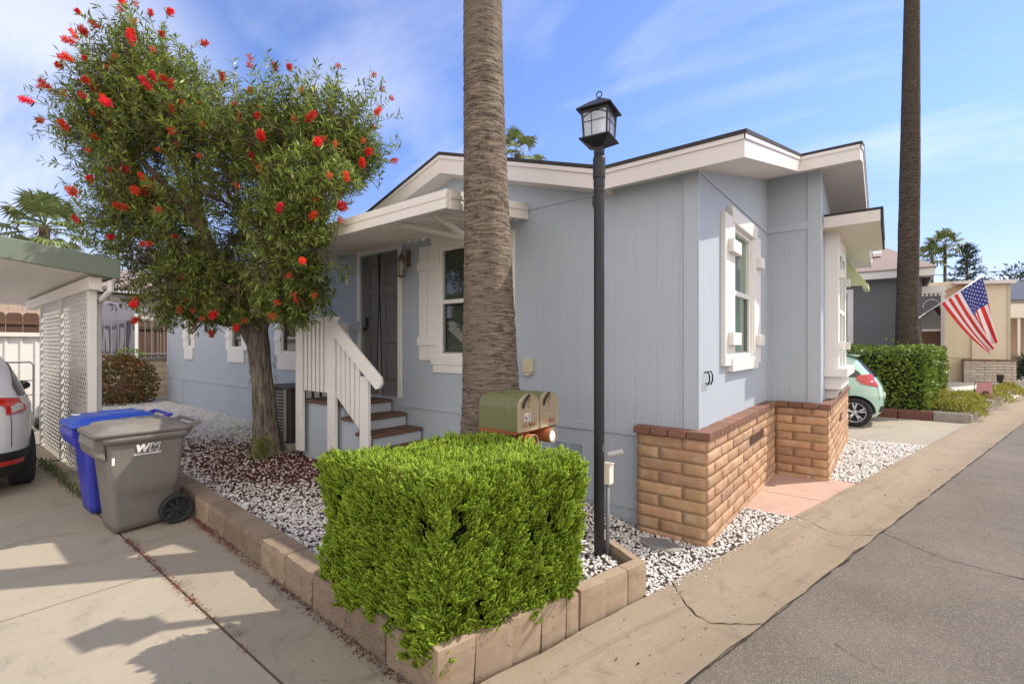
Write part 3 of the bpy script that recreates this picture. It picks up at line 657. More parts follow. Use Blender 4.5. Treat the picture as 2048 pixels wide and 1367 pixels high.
mb.build('foundation_vent', M['vent'], bk)
mb = MB()
for i in range(6): y = 8.4 + .35 * (i + .5) / 6; mb.box(BX2 - .005, BX2 + .02, y - .02, y + .02, .55, .66)
mb.build('foundation_vent', M['vent'], bk)

# ---------------------------------------------------------------- windows
def window(ax, pl, inw, u0, u1, z0, z1, glassm, blindm, mid=True, blind_to=None, slat=.028):
    """sash frame in the hole, with glass, blind behind it; returns the frame part"""
    P = (lambda mb, a, b, d0, d1, c, d: mb.box(a, b, min(pl + inw * d0, pl + inw * d1), max(pl + inw * d0, pl + inw * d1), c, d)) if ax == 1 else \
        (lambda mb, a, b, d0, d1, c, d: mb.box(min(pl + inw * d0, pl + inw * d1), max(pl + inw * d0, pl + inw * d1), a, b, c, d))
    mb = MB(); fw = .045; zm = (z0 + z1) / 2
    P(mb, u0, u0 + fw, -.008, .06, z0, z1); P(mb, u1 - fw, u1, -.008, .06, z0, z1); P(mb, u0 + fw, u1 - fw, -.008, .06, z0, z0 + fw); P(mb, u0 + fw, u1 - fw, -.008, .06, z1 - fw, z1)
    if mid: P(mb, u0 + fw, u1 - fw, -.004, .05, zm - .025, zm + .025)
    fr = mb.build('window', M['white'], H, bevel=.003)
    mb = MB(); P(mb, u0 + fw, u1 - fw, .03, .034, z0 + fw, z1 - fw); mb.build('glass', glassm, fr)
    mb = MB(); z = z1 - fw - .02; lo = blind_to or z0 + fw
    while z > lo:
        a, b, d0, d1 = u0 + fw, u1 - fw, .066, .088
        q = [(a, d0, z - slat * .42), (b, d0, z - slat * .42), (b, d1, z + slat * .34), (a, d1, z + slat * .34)]
        mb.add([((u, pl + inw * d, zz) if ax == 1 else (pl + inw * d, u, zz)) for u, d, zz in q], [(0, 1, 2, 3)]); z -= slat
    mb.build('blind', blindm, fr)
    mb = MB(); P(mb, u0, u1, .10, .11, z0, z1); mb.build('dark_room_backing', M['dark'], fr)  # black sheet standing in for the unlit room behind the blind
    if mid:
        mb = MB(); P(mb, u0 + fw, u0 + fw + .018, .012, .03, z0 + fw, zm - .025); P(mb, u1 - fw - .018, u1 - fw, .012, .03, z0 + fw, zm - .025); P(mb, u0 + fw, u1 - fw, .012, .03, z0 + fw, z0 + fw + .018)
        mb.build('insect_screen_frame', M['grey'], fr)
    return fr
def bx(mb, ax, pl, out_, u0, u1, d, z0, z1, d0=0.):
    a, b = sorted((pl + out_ * d0, pl + out_ * d))
    (mb.box(u0, u1, a, b, z0, z1) if ax == 1 else mb.box(a, b, u0, u1, z0, z1))
# big window on the long wall with board-and-batten shutters
fr = window(1, WY, 1, *W1, M['glassd'], M['blind'])
for s0, s1 in ((-4.80, -4.47), (-3.55, -3.22)):
    mb = MB(); wd = (s1 - s0) / 2
    bx(mb, 1, WY, -1, s0, s0 + wd - .004, .02, 1.47, 2.93); bx(mb, 1, WY, -1, s0 + wd + .004, s1, .02, 1.47, 2.93)
    for z in (1.66, 2.62): bx(mb, 1, WY, -1, s0 - .012, s1 + .0, .042, z, z + .11, .02)
    mb.build('shutter', M['white'], fr, bevel=.003)
mb = MB(); bx(mb, 1, WY, -1, W1[0] - .05, W1[0], .024, 1.52, 2.88); bx(mb, 1, WY, -1, W1[1], W1[1] + .05, .024, 1.52, 2.88)
mb.prism([(-4.52, 2.88), (-3.50, 2.88), (-3.42, 3.08), (-4.60, 3.08)], WY - .032, WY, 1)
mb.build('window_casing', M['white'], fr, bevel=.003)
mb = MB(); bx(mb, 1, WY, -1, -4.56, -3.46, .035, 1.42, 1.52); bx(mb, 1, WY, -1, -4.53, -3.49, .022, 1.32, 1.42); mb.build('window_sill', M['white'], fr, bevel=.003)
# small left windows
for u0, u1, z0, z1 in LW:
    fr = window(1, WY, 1, u0, u1, z0, z1, M['glassd'], M['blind'], mid=(u1 - u0) > .6, blind_to=z0 + .25, slat=.04)
    mb = MB(); c = .24
    bx(mb, 1, WY, -1, u0 - c, u0, .02, z0 - .03, z1 + .05); bx(mb, 1, WY, -1, u1, u1 + c, .02, z0 - .03, z1 + .05)
    bx(mb, 1, WY, -1, u0 - c, u0, .036, z0 + .22, z0 + .3, .02); bx(mb, 1, WY, -1, u1, u1 + c, .036, z0 + .22, z0 + .3, .02); bx(mb, 1, WY, -1, u0, u1, .02, z1, z1 + .12)
    mb.build('window_casing', M['white'], fr, bevel=.003)
    mb = MB(); bx(mb, 1, WY, -1, u0 - .12, u1 + .12, .03, z0 - .28, z0); mb.build('window_sill', M['white'], fr, bevel=.003)
# front window: shutters with cleats
fr = window(0, WX, -1, *FW, M['glassg'], M['blindf'])
for s0, s1 in ((4.78, 5.14), (6.0, 6.34)):
    mb = MB(); bx(mb, 0, WX, 1, s0, s1, .045, 1.46, 2.93)
    for z in (1.66, 2.56): bx(mb, 0, WX, 1, s0 + .09, s1 - .03 if s1 > 5.5 else s1 + .05, .095, z, z + .125, .045)
    mb.build('shutter', M['white'], fr, bevel=.004)
mb = MB(); bx(mb, 0, WX, 1, FW[0] - .03, FW[0], .03, FW[2], FW[3]); bx(mb, 0, WX, 1, FW[1], FW[1] + .03, .03, FW[2], FW[3])
mb.prism([(5.06, 2.88), (6.08, 2.88), (6.18, 3.03), (4.98, 3.03)], WX, WX + .055, 0); mb.build('window_casing', M['white'], fr, bevel=.004)
mb = MB(); bx(mb, 0, WX, 1, 5.0, 6.14, .06, 1.40, 1.53); mb.build('window_sill', M['white'], fr, bevel=.004)
# two curled hooks beside the front window
for y in (4.27, 4.36):
    mb = MB(); mb.tube([(WX, y, 1.42), (WX + .03, y, 1.43), (WX + .045, y, 1.40), (WX + .045, y, 1.35), (WX + .03, y, 1.315), (WX + .012, y + .01, 1.33)], .007, 6); mb.build('hose_hook', M['black'], H, smooth=True)
# bay window on the projecting front
by0, by1, bxx = 7.55, 8.95, -.54
mb = MB()
mb.box(WX2, bxx, by0, by0 + .05, 1.36, 3.2); mb.box(WX2, bxx, by1 - .05, by1, 1.36, 3.2)
mb.box(bxx - .05, bxx, by0 + .05, by0 + .22, 1.36, 3.2); mb.box(bxx - .05, bxx, by1 - .22, by1 - .05, 1.36, 3.2); mb.box(bxx - .05, bxx - .002, by0 + .22, by1 - .22, 2.9, 3.2)
mb.box(bxx - .05, bxx - .004, by0 + .68, by0 + .74, 1.36, 2.9); mb.box(bxx - .05, bxx - .006, by0 + .22, by1 - .22, 2.1, 2.16)
for y in (by0 + .06, by1 - .2):
    for z in (1.6, 2.55): mb.box(bxx, bxx + .055, y, y + .14, z, z + .11)
bay = mb.build('bay_window', M['white'], H, bevel=.004)
mb = MB(); mb.box(bxx - .036, bxx - .032, by0 + .22, by1 - .22, 1.36, 2.9); mb.build('glass', M['glassg'], bay)
mb = MB(); z = 2.88
while z > 1.4: mb.add([(bxx - .07, by0 + .05, z), (bxx - .07, by1 - .05, z), (bxx - .09, by1 - .05, z + .026), (bxx - .09, by0 + .05, z + .026)], [(0, 1, 2, 3)]); z -= .028
mb.build('blind', M['blindf'], bay)
mb = MB(); mb.box(WX2 - .05, bxx + .10, by0 - .06, by1 + .06, 1.25, 1.36); mb.box(WX2, bxx + .03, by0 + .0, by1, 1.08, 1.25)
for y in (by0 + .12, by1 - .24): mb.prism([(WX2 + .0, 1.08), (bxx + .01, 1.08), (bxx - .03, .97), (WX2 + .0, .9)], y, y + .12, 1)
mb.build('bay_sill', M['white'], bay, bevel=.004)
mb = MB(); mb.box(WX2 + .002, -.10, 7.28, 9.45, 3.16, 3.31); brf = mb.build('bay_roof', M['whitesoff'], bay)
mb = MB(); mb.box(WX2 + .015, -.072, 7.262, 9.47, 3.312, 3.335); mb.box(-.099, -.076, 7.27, 9.46, 3.16, 3.312); mb.build('bay_shingle', M['shingle'], bay)
mb = MB(); mb.box(WX2 + .016, -.1, 7.266, 7.279, 3.165, 3.30); mb.build('bay_fascia', M['fascia'], bay)
# green sheet awning over the last window
mb = MB(); 
mb.prism([(WX2 + .015, 3.2), (WX2 + .03, 3.22), (-.30, 2.66), (-.31, 2.60)], 9.55, 10.2, 1)
mb.box(-.36, -.29, 9.53, 10.22, 2.585, 2.66); mb.prism([(WX2 + .015, 3.2), (-.31, 2.62), (WX2 + .015, 2.64)], 9.52, 9.535, 1)
mb.build('window_awning', M['green_awn'], H, bevel=.003)

# ---------------------------------------------------------------- door
mb = MB(); dx0, dx1, dz0, dz1 = DOOR; c = .075
bx(mb, 1, WY, -1, dx0 - c, dx0, .024, dz0, dz1 + c); bx(mb, 1, WY, -1, dx1, dx1 + c, .024, dz0, dz1 + c); bx(mb, 1, WY, -1, dx0, dx1, .024, dz1, dz1 + c)
df = mb.build('door_frame', M['white'], H, bevel=.004)
mb = MB(); pw = dx1 - dx0; mb.box(dx0, dx1, WY + .085, WY + .10, dz0, dz1)
stile = .11
xs = [dx0 + stile, dx0 + pw / 2 - .05, dx0 + pw / 2 + .05, dx1 - stile]; zs = [(dz0 + .2, dz0 + .75), (dz0 + .87, dz0 + 1.45), (dz0 + 1.55, dz0 + 1.87)]
cols = [(dx0, xs[0]), (xs[1], xs[2]), (xs[3], dx1)]
for a, b in cols: mb.box(a, b, WY + .062, WY + .085, dz0, dz1)
zr = [(dz0, zs[0][0]), (zs[0][1], zs[1][0]), (zs[1][1], zs[2][0]), (zs[2][1], dz1)]
for a, b in ((xs[0], xs[1]), (xs[2], xs[3])):
    for z0, z1 in zr: mb.box(a, b, WY + .064, WY + .085, z0, z1)
    for z0, z1 in zs: mb.box(a + .03, b - .03, WY + .07, WY + .085, z0 + .03, z1 - .03)
mb.build('door_leaf', M['door'], df, bevel=.006)
mb = MB(); mb.tube([(dx0 + .07, WY + .062, dz0 + .95), (dx0 + .07, WY + .03, dz0 + .95)], .012, 8); mb.tube([(dx0 + .07, WY + .03, dz0 + .95), (dx0 + .07, WY + .005, dz0 + .95)], .028, 10); mb.box(dx0 + .04, dx0 + .1, WY + .05, WY + .061, dz0 + .98, dz0 + 1.12); mb.build('door_handle', M['black'], df, smooth=True)
# dark mesh curtain hanging in two parted halves
def curtain():
    for sgn, xa, xb in ((-1, dx0 + .02, dx0 + pw * .52), (1, dx0 + pw * .5, dx1 - .01)):
        nu, nz = 16, 20; v = []
        for j in range(nz + 1):
            t = j / nz; z = dz1 - .03 - (dz1 - dz0 - .05) * t
            for i in range(nu + 1):
                s = i / nu; pull = .30 * t ** 1.2 if sgn > 0 else .16 * t
                if sgn > 0: x = xa + (xb - xa) * (s + (1 - s) * pull * .75)
                else: x = xa + (xb - xa) * s * (1 - pull)
                v.append((x, WY - .005 + .014 * math.sin(s * 22 + t * 3) * t - .01 * sgn, z))
        n = nu + 1; f = [(j * n + i, j * n + i + 1, (j + 1) * n + i + 1, (j + 1) * n + i) for j in range(nz) for i in range(nu)]
        v = np.array(v) - np.array(ORG[H.name]); me = np_mesh('mesh_curtain', v, np.array(f), M['screen']); cu = link('mesh_curtain', me, df, smooth=True)
        mb = MB(); edge = [Vector(v[j * n + (0 if sgn > 0 else nu)]) + ORG[H.name] for j in range(nz + 1)]; mb.tube(edge, .008, 6); mb.build('curtain_hem', M['blackpl'], df)
curtain()
# wall lantern by the door
mb = MB(); lx, ly, lz = -5.02, WY, 2.72
mb.box(lx - .035, lx + .035, ly - .02, ly, lz - .02, lz + .2)
mb.tube([(lx, ly - .02, lz + .16), (lx, ly - .06, lz + .2), (lx, ly - .11, lz + .19), (lx, ly - .125, lz + .13)], .01, 6)
mb.loft([[(lx + r * math.cos(a), ly - .125 + r * math.sin(a), z) for a in [R_(60 * k) for k in range(6)]] for r, z in ((.012, lz + .15), (.03, lz + .13), (.035, lz + .1), (.075, lz + .07), (.078, lz + .062))])
for k in range(6): a = R_(60 * k); mb.tube([(lx + .066 * math.cos(a), ly - .125 + .066 * math.sin(a), lz + .065), (lx + .054 * math.cos(a), ly - .125 + .054 * math.sin(a), lz - .15)], .005, 5)
mb.loft([[(lx + r * math.cos(a), ly - .125 + r * math.sin(a), z) for a in [R_(60 * k) for k in range(6)]] for r, z in ((.058, lz - .145), (.058, lz - .155), (.03, lz - .17))])
wl = mb.build('wall_lantern', M['brass'], H)
mb = MB(); mb.loft([[(lx + r * math.cos(a), ly - .125 + r * math.sin(a), z) for a in [R_(60 * k) for k in range(6)]] for r, z in ((.062, lz + .06), (.051, lz - .145))], cap=False); mb.build('lantern_glass', M['glassl'], wl)
mb = MB(); mb.tube([(lx, ly - .125, lz - .14), (lx, ly - .125, lz - .06), (lx, ly - .125, lz - .02), (lx, ly - .125, lz + .03)], [.012, .014, .028, .008], 10); mb.build('lantern_bulb', M['bulb'], wl, smooth=True)
# porch awning: ribbed pan roof sloping out from the wall, deep stepped fascia, two braces
AX0, AX1, AY = -6.75, -3.05, 2.93
def awz(y): return 3.03 + (y - WY) * .125
mb = MB(); n = 24
for i in range(n):
    a = AX0 + .02 + (AX1 - AX0 - .04) * i / n; b = AX0 + .02 + (AX1 - AX0 - .04) * (i + 1) / n; q = .022
    prof = [(a, 0), (a + (b - a) * .18, 0), (a + (b - a) * .26, q), (a + (b - a) * .94, q), (b, 0)]
    for (xa, ha), (xb, hb) in zip(prof[:-1], prof[1:]):
        mb.add([(xa, AY + .02, awz(AY) + ha), (xb, AY + .02, awz(AY) + hb), (xb, WY - .015, awz(WY) + hb), (xa, WY - .015, awz(WY) + ha)], [(0, 1, 2, 3)])
aw = mb.build('porch_awning', M['alu'], H)
mb = MB(); steps = [(-.02, .04, .0), (.04, .075, .008), (.075, .11, .0), (.11, .15, .008)]
for h0, h1, ins in steps:
    zf0, zf1 = awz(AY) + h0, awz(AY) + h1
    mb.box(AX0, AX1, AY - .03 + ins, AY + .02, zf0, zf1)
    for x0, x1 in ((AX1 - .02, AX1 + .01 - ins), (AX0 - .01 + ins, AX0 + .02)):
        mb.prism([(AY + .02, zf0), (WY - .003, zf0 + .125 * (WY - AY)), (WY - .003, zf1 + .125 * (WY - AY)), (AY + .02, zf1)], x0, x1, 0)
mb.build('awning_fascia', M['alu'], aw)
for x in (-3.35,):
    mb = MB(); a, b = Vector((x, AY + .12, awz(AY + .12) - .01)), Vector((x, WY - .02, 2.55)); d = (b - a).normalized(); T = frame((a + b) / 2, (1, 0, 0), d); l = (b - a).length / 2
    mb.box(-.02, .02, -l, l, -.02, .02, T); mb.build('awning_brace', M['alu'], aw)
mb = MB(); a, b = Vector((-3.95, AY + .2, awz(AY + .2) - .01)), Vector((-3.45, WY - .04, 2.78)); d = (b - a).normalized(); T = frame((a + b) / 2, d.cross((0, 0, 1)), d); l = (b - a).length / 2
mb.box(-.022, .022, -l, l, -.02, .02, T); mb.build('awning_brace', M['alu'], aw)
# meter box cover, skirt vents
mb = MB(); mb.box(-3.09, -2.97, WY - .06, WY, 1.37, 1.52); mb.prism([(-3.085, 1.37), (-2.975, 1.37), (-3.0, 1.335), (-3.06, 1.335)], WY - .055, WY, 1); mb.build('outlet_cover', M['beige'], H, bevel=.008)
for x0, x1, z0, z1, lay in ((-2.72, -2.36, .50, .68, 2), (-14.35, -14.0, .5, .66, 3)):
    mb = MB(); k = (x1 - x0) / lay
    for i in range(lay):
        a, b = x0 + i * k + .02, x0 + (i + 1) * k - .02
        mb.box(a - .015, b + .015, WY - .006, WY, z0 - .015, z0); mb.box(a - .015, b + .015, WY - .006, WY, z1, z1 + .015); mb.box(a - .015, a, WY - .006, WY, z0, z1); mb.box(b, b + .015, WY - .006, WY, z0, z1)
        for q in range(7): z = z0 + (z1 - z0) * q / 7; mb.add([(a, WY - .002, z), (b, WY - .002, z), (b, WY - .012, z + .012), (a, WY - .012, z + .012)], [(0, 1, 2, 3)])
    mb.build('skirt_vent', M['blue'], H)
mb = MB(); mb.box(-14.62, -13.6, WY - .012, WY, .27, .83); mb.build('skirt_hatch', M['white'] if False else M['blue'], H, bevel=.003)

# ---------------------------------------------------------------- porch steps
S = thing('porch_steps', 'wooden porch with white balustrade and brown treads up to the door', 'steps', (-5.6, 3.4, .16))
PY = 3.28; DX0, DX1, DZ = -6.36, -5.36, .93
tr = [(DX0, DX1, DZ), (DX1, -5.05, .77), (-5.05, -4.74, .61), (-4.74, -4.43, .45), (-4.43, -4.12, .30)]
mb = MB()
for i, (a, b, z) in enumerate(tr): mb.box(a - (.0 if i else .03), b + .025, PY + .02, WY - .03, z - .04, z)
mb.build('tread', M['tread'], S, bevel=.006)
mb = MB()
for i, (a, b, z) in enumerate(tr): mb.box(a + .002 * i, b, PY + .06, WY - .035, .08, z - .042)
mb.build('riser', M['blue'], S)
mb = MB()
for x in (DX0 + .0, DX1 - .2): 
    mb.box(x, x + .17, PY - .045, PY + .0, .24, 1.98)
mb.build('post', M['white'], S, bevel=.004)
mb = MB(); mb.box(-4.86, -4.70, PY - .045, PY, .38, 1.30); mb.build('post', M['white'], S, bevel=.004)
mb = MB(); n = 6
for i in range(n): x = DX0 + .19 + i * (.61 / n) + .015; mb.box(x, x + .06, PY - .03, PY + .01, 1.06, 1.98)
mb.box(DX0 + .0, DX1 - .03, PY - .06, PY + .03, 1.98, 2.015)
mb.build('balustrade', M['white'], S, bevel=.003)
mb = MB()
for x in (DX0 + .22, DX0 + .36, DX0 + .5): pass
mb.box(DX0, DX0 + .05, PY + .03, WY - .05, 1.86, 2.0)
for i in range(6): y = PY + .1 + i * .12; mb.box(DX0 + .005, DX0 + .045, y, y + .06, .93, 1.86)
mb.build('side_balustrade', M['white'], S, bevel=.003)
# raking handrail and its slats
mb = MB(); p0, p1 = Vector((DX1 - .06, PY - .062, 1.90)), Vector((-4.42, PY - .062, 1.20)); d = (p1 - p0).normalized(); l = (p1 - p0).length; up = Vector((0, -1, 0)).cross(d)
if up.z < 0: up = -up
def P(s, t): return p0 + d * s + up * t
pr = [P(0, .09), P(l - .05, .09), P(l, .04), P(l, -.02), P(l - .04, -.07), P(0, -.07)]
mb.prism([(q.x, q.z) for q in pr], PY - .085, PY - .046, 1); mb.build('handrail', M['white'], S, bevel=.004)
mb = MB()
for i in range(5):
    x = DX1 + .02 + i * .098; zt = 1.84 - (x - DX1 + .06) * .745; zb = zt - .80
    mb.prism([(x, zb + .07), (x + .07, zb), (x + .07, zt - .05), (x, zt)], PY - .044, PY - .016, 1)
q0, q1 = (DX1 - .03, 1.09), (-4.72, .60)
mb.prism([q0, q1, (q1[0], q1[1] - .07), (q0[0], q0[1] - .07)], PY - .015, PY + .02, 1)
mb.build('rake_slats', M['white'], S, bevel=.003)
# grey board beside the door (top rail on the house side)
mb = MB(); mb.box(-6.28, -6.12 + .02, WY - .09, WY - .03, 1.86, 2.02); mb.build('wall_rail', M['blue'], S)

# ---------------------------------------------------------------- air conditioner on its pad
A = thing('air_conditioner', 'dark louvred air conditioner on a concrete pad beside the steps', 'air conditioner', (-7.2, 3.62, .17))
mb = MB(); mb.box(-7.65, -6.62, 3.28, 4.02, .10, .25); mb.build('pad', M['conc_post'], A, bevel=.01)
mb = MB(); mb.box(-7.56, -6.76, 3.36, 3.96, .25, 1.02); mb.box(-7.58, -6.74, 3.34, 3.98, 1.02, 1.06)
mb.build('casing', mat('ac_casing', (.05, .045, .045), .5, .1), A, bevel=.015)
mb = MB()
for i in range(15): z = .31 + i * .047; mb.box(-7.50, -6.90, 3.335, 3.36, z, z + .02)
for x in (-7.56, -6.9): mb.box(x, x + .03, 3.33, 3.362, .27, 1.02)
mb.build('louvre', mat('ac_louvre', (.42, .40, .37), .5, .1), A)

# ================================================================== PLANTER EDGING (block by block in one wall)
def rough_block(mb, T, lx, ly, lz, rough, sd, rd=.012):
    """box with subdivided, roughened faces; T maps local (0..lx,0..ly,0..lz)"""
    def grid(fn, nu, nv):
        vs = [T @ fn(i / nu, j / nv) for j in range(nv + 1) for i in range(nu + 1)]; n = nu + 1
        mb.add(vs, [(j * n + i, j * n + i + 1, (j + 1) * n + i + 1, (j + 1) * n + i) for j in range(nv) for i in range(nu)])
    def D(x, y, z):
        p = Vector((x, y, z)); q = (x * 14 + sd, y * 14, z * 14)
        ed = min(x, lx - x) < .004 and .5 or 1
        k = rough * (mnoise.noise(q) + .5 * mnoise.noise((q[0] * 2.7, q[1] * 2.7, q[2] * 2.7 + 5)))
        return k
    nu = max(4, int(lx / .035)); nv = max(4, int(lz / .035)); ny = max(3, int(ly / .05))
    def e(s, l, m=rd): a = min(s, 1 - s) * l; return m * max(0, 1 - a / .02) ** 2
    fr = lambda s, t: Vector((s * lx, D(s * lx, 0, t * lz) + e(s, lx) + e(t, lz), t * lz))
    grid(fr, nu, nv)
    grid(lambda s, t: Vector((s * lx, (D(s * lx, 0, lz) + e(0, lz) + e(s, lx)) * (1 - t) + t * ly, lz + .25 * D(s * lx, t * ly, lz) * math.sin(math.pi * t))), nu, ny)
    grid(lambda s, t: Vector((0, (D(0, 0, t * lz) + rd + e(t, lz)) * (1 - s) + s * ly, t * lz)), 3, nv); grid(lambda s, t: Vector((lx, (D(lx, 0, t * lz) + rd + e(t, lz)) * (1 - s) + s * ly, t * lz)), 3, nv)
    mb.add([T @ Vector(p) for p in ((0, ly, 0), (lx, ly, 0), (lx, ly, lz), (0, ly, lz))], [(0, 1, 2, 3)])
mb = MB(); x = -1.66; i = 0
while x > -9.4:
    l = .405 + random.uniform(-.004, .004); a = Vector((x - l, pw_front(x - l), -.03)); b = Vector((x, pw_front(x), -.03)); u = (b - a).normalized()
    T = frame(a + Vector((0, random.uniform(-.006, .006), random.uniform(-.006, .004))), u, Vector((0, 0, 1)).cross(u)); 
    rough_block(mb, T, l - .006, .17, .245, .011, i * 7.7); x -= l; i += 1
setp(mb.build('block_edging', M['block'], loc=(-4, 1.6, 0)), 'low split-face block edging between driveway and gravel bed', 'edging')
M['paver'] = mk_concrete('paver_side', (.35, .265, .185), (.22, .125, .075), (.32, .26, .195), .8, 2.2)
mb = MB(); ln = [.2, .21, .19, .17, .1, .2, .2, .17]; t = 0; dirv = Vector((.2545, .967, 0)); s0 = Vector((-1.645, 1.50, -.03)); tot = 1.545
sc_l = tot / sum(ln)
for i, l in enumerate(ln):
    l *= sc_l; a = s0 + dirv * t; lean = [.10, .06, .05, .02, .03, .05, .01, .0][i]; yaw = [.03, -.04, .03, .0, .05, -.03, .01, 0][i]
    up = Vector((dirv.y * lean, -dirv.x * lean, 1)).normalized(); d2 = Matrix.Rotation(yaw, 3, 'Z') @ dirv; inn = up.cross(d2).normalized()
    T = frame(a, d2, inn)
    rough_block(mb, T, l - .007, .085 if i > 1 else .07, [.275, .265, .27, .265, .25, .265, .262, .262][i], .003, i * 5.1 + 90, .004); t += l
setp(mb.build('paver_edging', M['paver'], loc=(-1.45, 2.2, 0)), 'low edging of upright concrete pavers along the gutter, some leaning', 'edging')
mb = MB(); a = Vector((-1.262, 3.02, -.03)); b = Vector((-1.70, 3.27, -.03)); u = (b - a).normalized(); half = (b - a).length
for k in (0, 1): rough_block(mb, frame(a + u * half / 2 * k, -u, Vector((0, 0, 1)).cross(-u)) @ Matrix.Translation((-half / 2, -.06, 0)), half / 2 - .004, .055, .25, .003, k * 3 + 40, .004)
setp(mb.build('cross_edging', M['paver'], loc=(-1.48, 3.15, 0)), 'short concrete edging turning back from the gutter to the lamp post', 'edging')
# round meter lid in the gravel by the brick corner
Q = thing('meter_lid', 'grey oval utility lid half buried in gravel by the brick corner', 'utility lid', (-1.47, 3.78, .02))
mb = MB(); mb.loft([[(-1.47 + .17 * k * math.cos(R_(20 * a)), 3.80 + .11 * k * math.sin(R_(20 * a)), z) for a in range(18)] for k, z in ((1.0, 0), (1.0, .035), (.86, .04))]); mb.build('lid_rim', M['conc_post'], Q)
mb = MB(); mb.loft([[(-1.47 + .14 * k * math.cos(R_(20 * a)), 3.80 + .09 * k * math.sin(R_(20 * a)), z) for a in range(18)] for k, z in ((1.0, .04), (.95, .046))]); mb.build('lid_plate', M['grey'], Q)

# ================================================================== CLIPPED CYPRESS HEDGE
def spray_template(nf=5):
    """flat frond: stem along +z with side fingers in the x-z plane; returns verts, faces for a few variants"""
    V, F = [], []
    def finger(p, d, l, wd):
        d = np.array(d) / np.linalg.norm(d); s = np.array([d[2], 0, -d[0]]); n = np.array([0, 1., 0]); k = len(V); q = np.array(p)
        V.append(q)
        for t, wq in ((.35, .85), (.82, 1.)):
            V.extend([q + d * l * t + s * wd * wq, q + d * l * t + n * wd * .9 * wq, q + d * l * t - s * wd * wq, q + d * l * t - n * wd * .9 * wq])
        V.append(q + d * l)
        for i in range(4):
            j = (i + 1) % 4; F.extend([(k, k + 1 + i, k + 1 + j), (k + 1 + i, k + 5 + i, k + 5 + j), (k + 1 + i, k + 5 + j, k + 1 + j), (k + 9, k + 5 + j, k + 5 + i)])
    finger((0, 0, 0), (random.uniform(-.1, .1), 0, 1), 1.0, .05)
    for i in range(nf):
        z = .12 + .66 * i / nf; l = .46 - .22 * i / nf
        for sx in (-1, 1):
            finger((0, 0, z + random.uniform(-.03, .03)), (sx * random.uniform(.55, .85), random.uniform(-.1, .1), 1), l * random.uniform(.8, 1.15), .05)
    return np.array(V), np.array(F)
SPR = [spray_template(random.choice((4, 5))) for _ in range(6)]
def place_sprays(P, nrm, up, size):
    """P points, nrm outward normals, up growth directions"""
    vs, fs, k = [], [], 0; n = len(P); z = unit(up); x = unit(np.cross(z, nrm + RNG.normal(0, .25, (n, 3)))); y = np.cross(z, x)
    a = RNG.uniform(-.9, .9, n)[:, None]; x, y = x * np.cos(a) + y * np.sin(a), -x * np.sin(a) + y * np.cos(a)
    idx = RNG.integers(0, len(SPR), n)
    for q, (tv, tf) in enumerate(SPR):
        s = np.nonzero(idx == q)[0]
        if not len(s): continue
        t = tv[None] * size[s][:, None, None]; bend = (tv[:, 2] ** 2)[None, :, None] * nrm[s][:, None, :] * (size[s] * .22)[:, None, None]
        v = P[s][:, None] + t[..., 0:1] * x[s][:, None] + t[..., 1:2] * y[s][:, None] + t[..., 2:3] * z[s][:, None] + bend
        vs.append(v.reshape(-1, 3)); fs.append((tf[None] + (np.arange(len(s)) * len(tv))[:, None, None]).reshape(-1, 3) + k); k += len(s) * len(tv)
    return np.concatenate(vs), np.concatenate(fs)
HC = np.array([(-1.665, 1.515), (-1.36, 2.42), (-2.28, 2.62), (-2.62, 1.455)])     # plan corners: near, right, back, left
HZ0, HZ1 = .13, .96
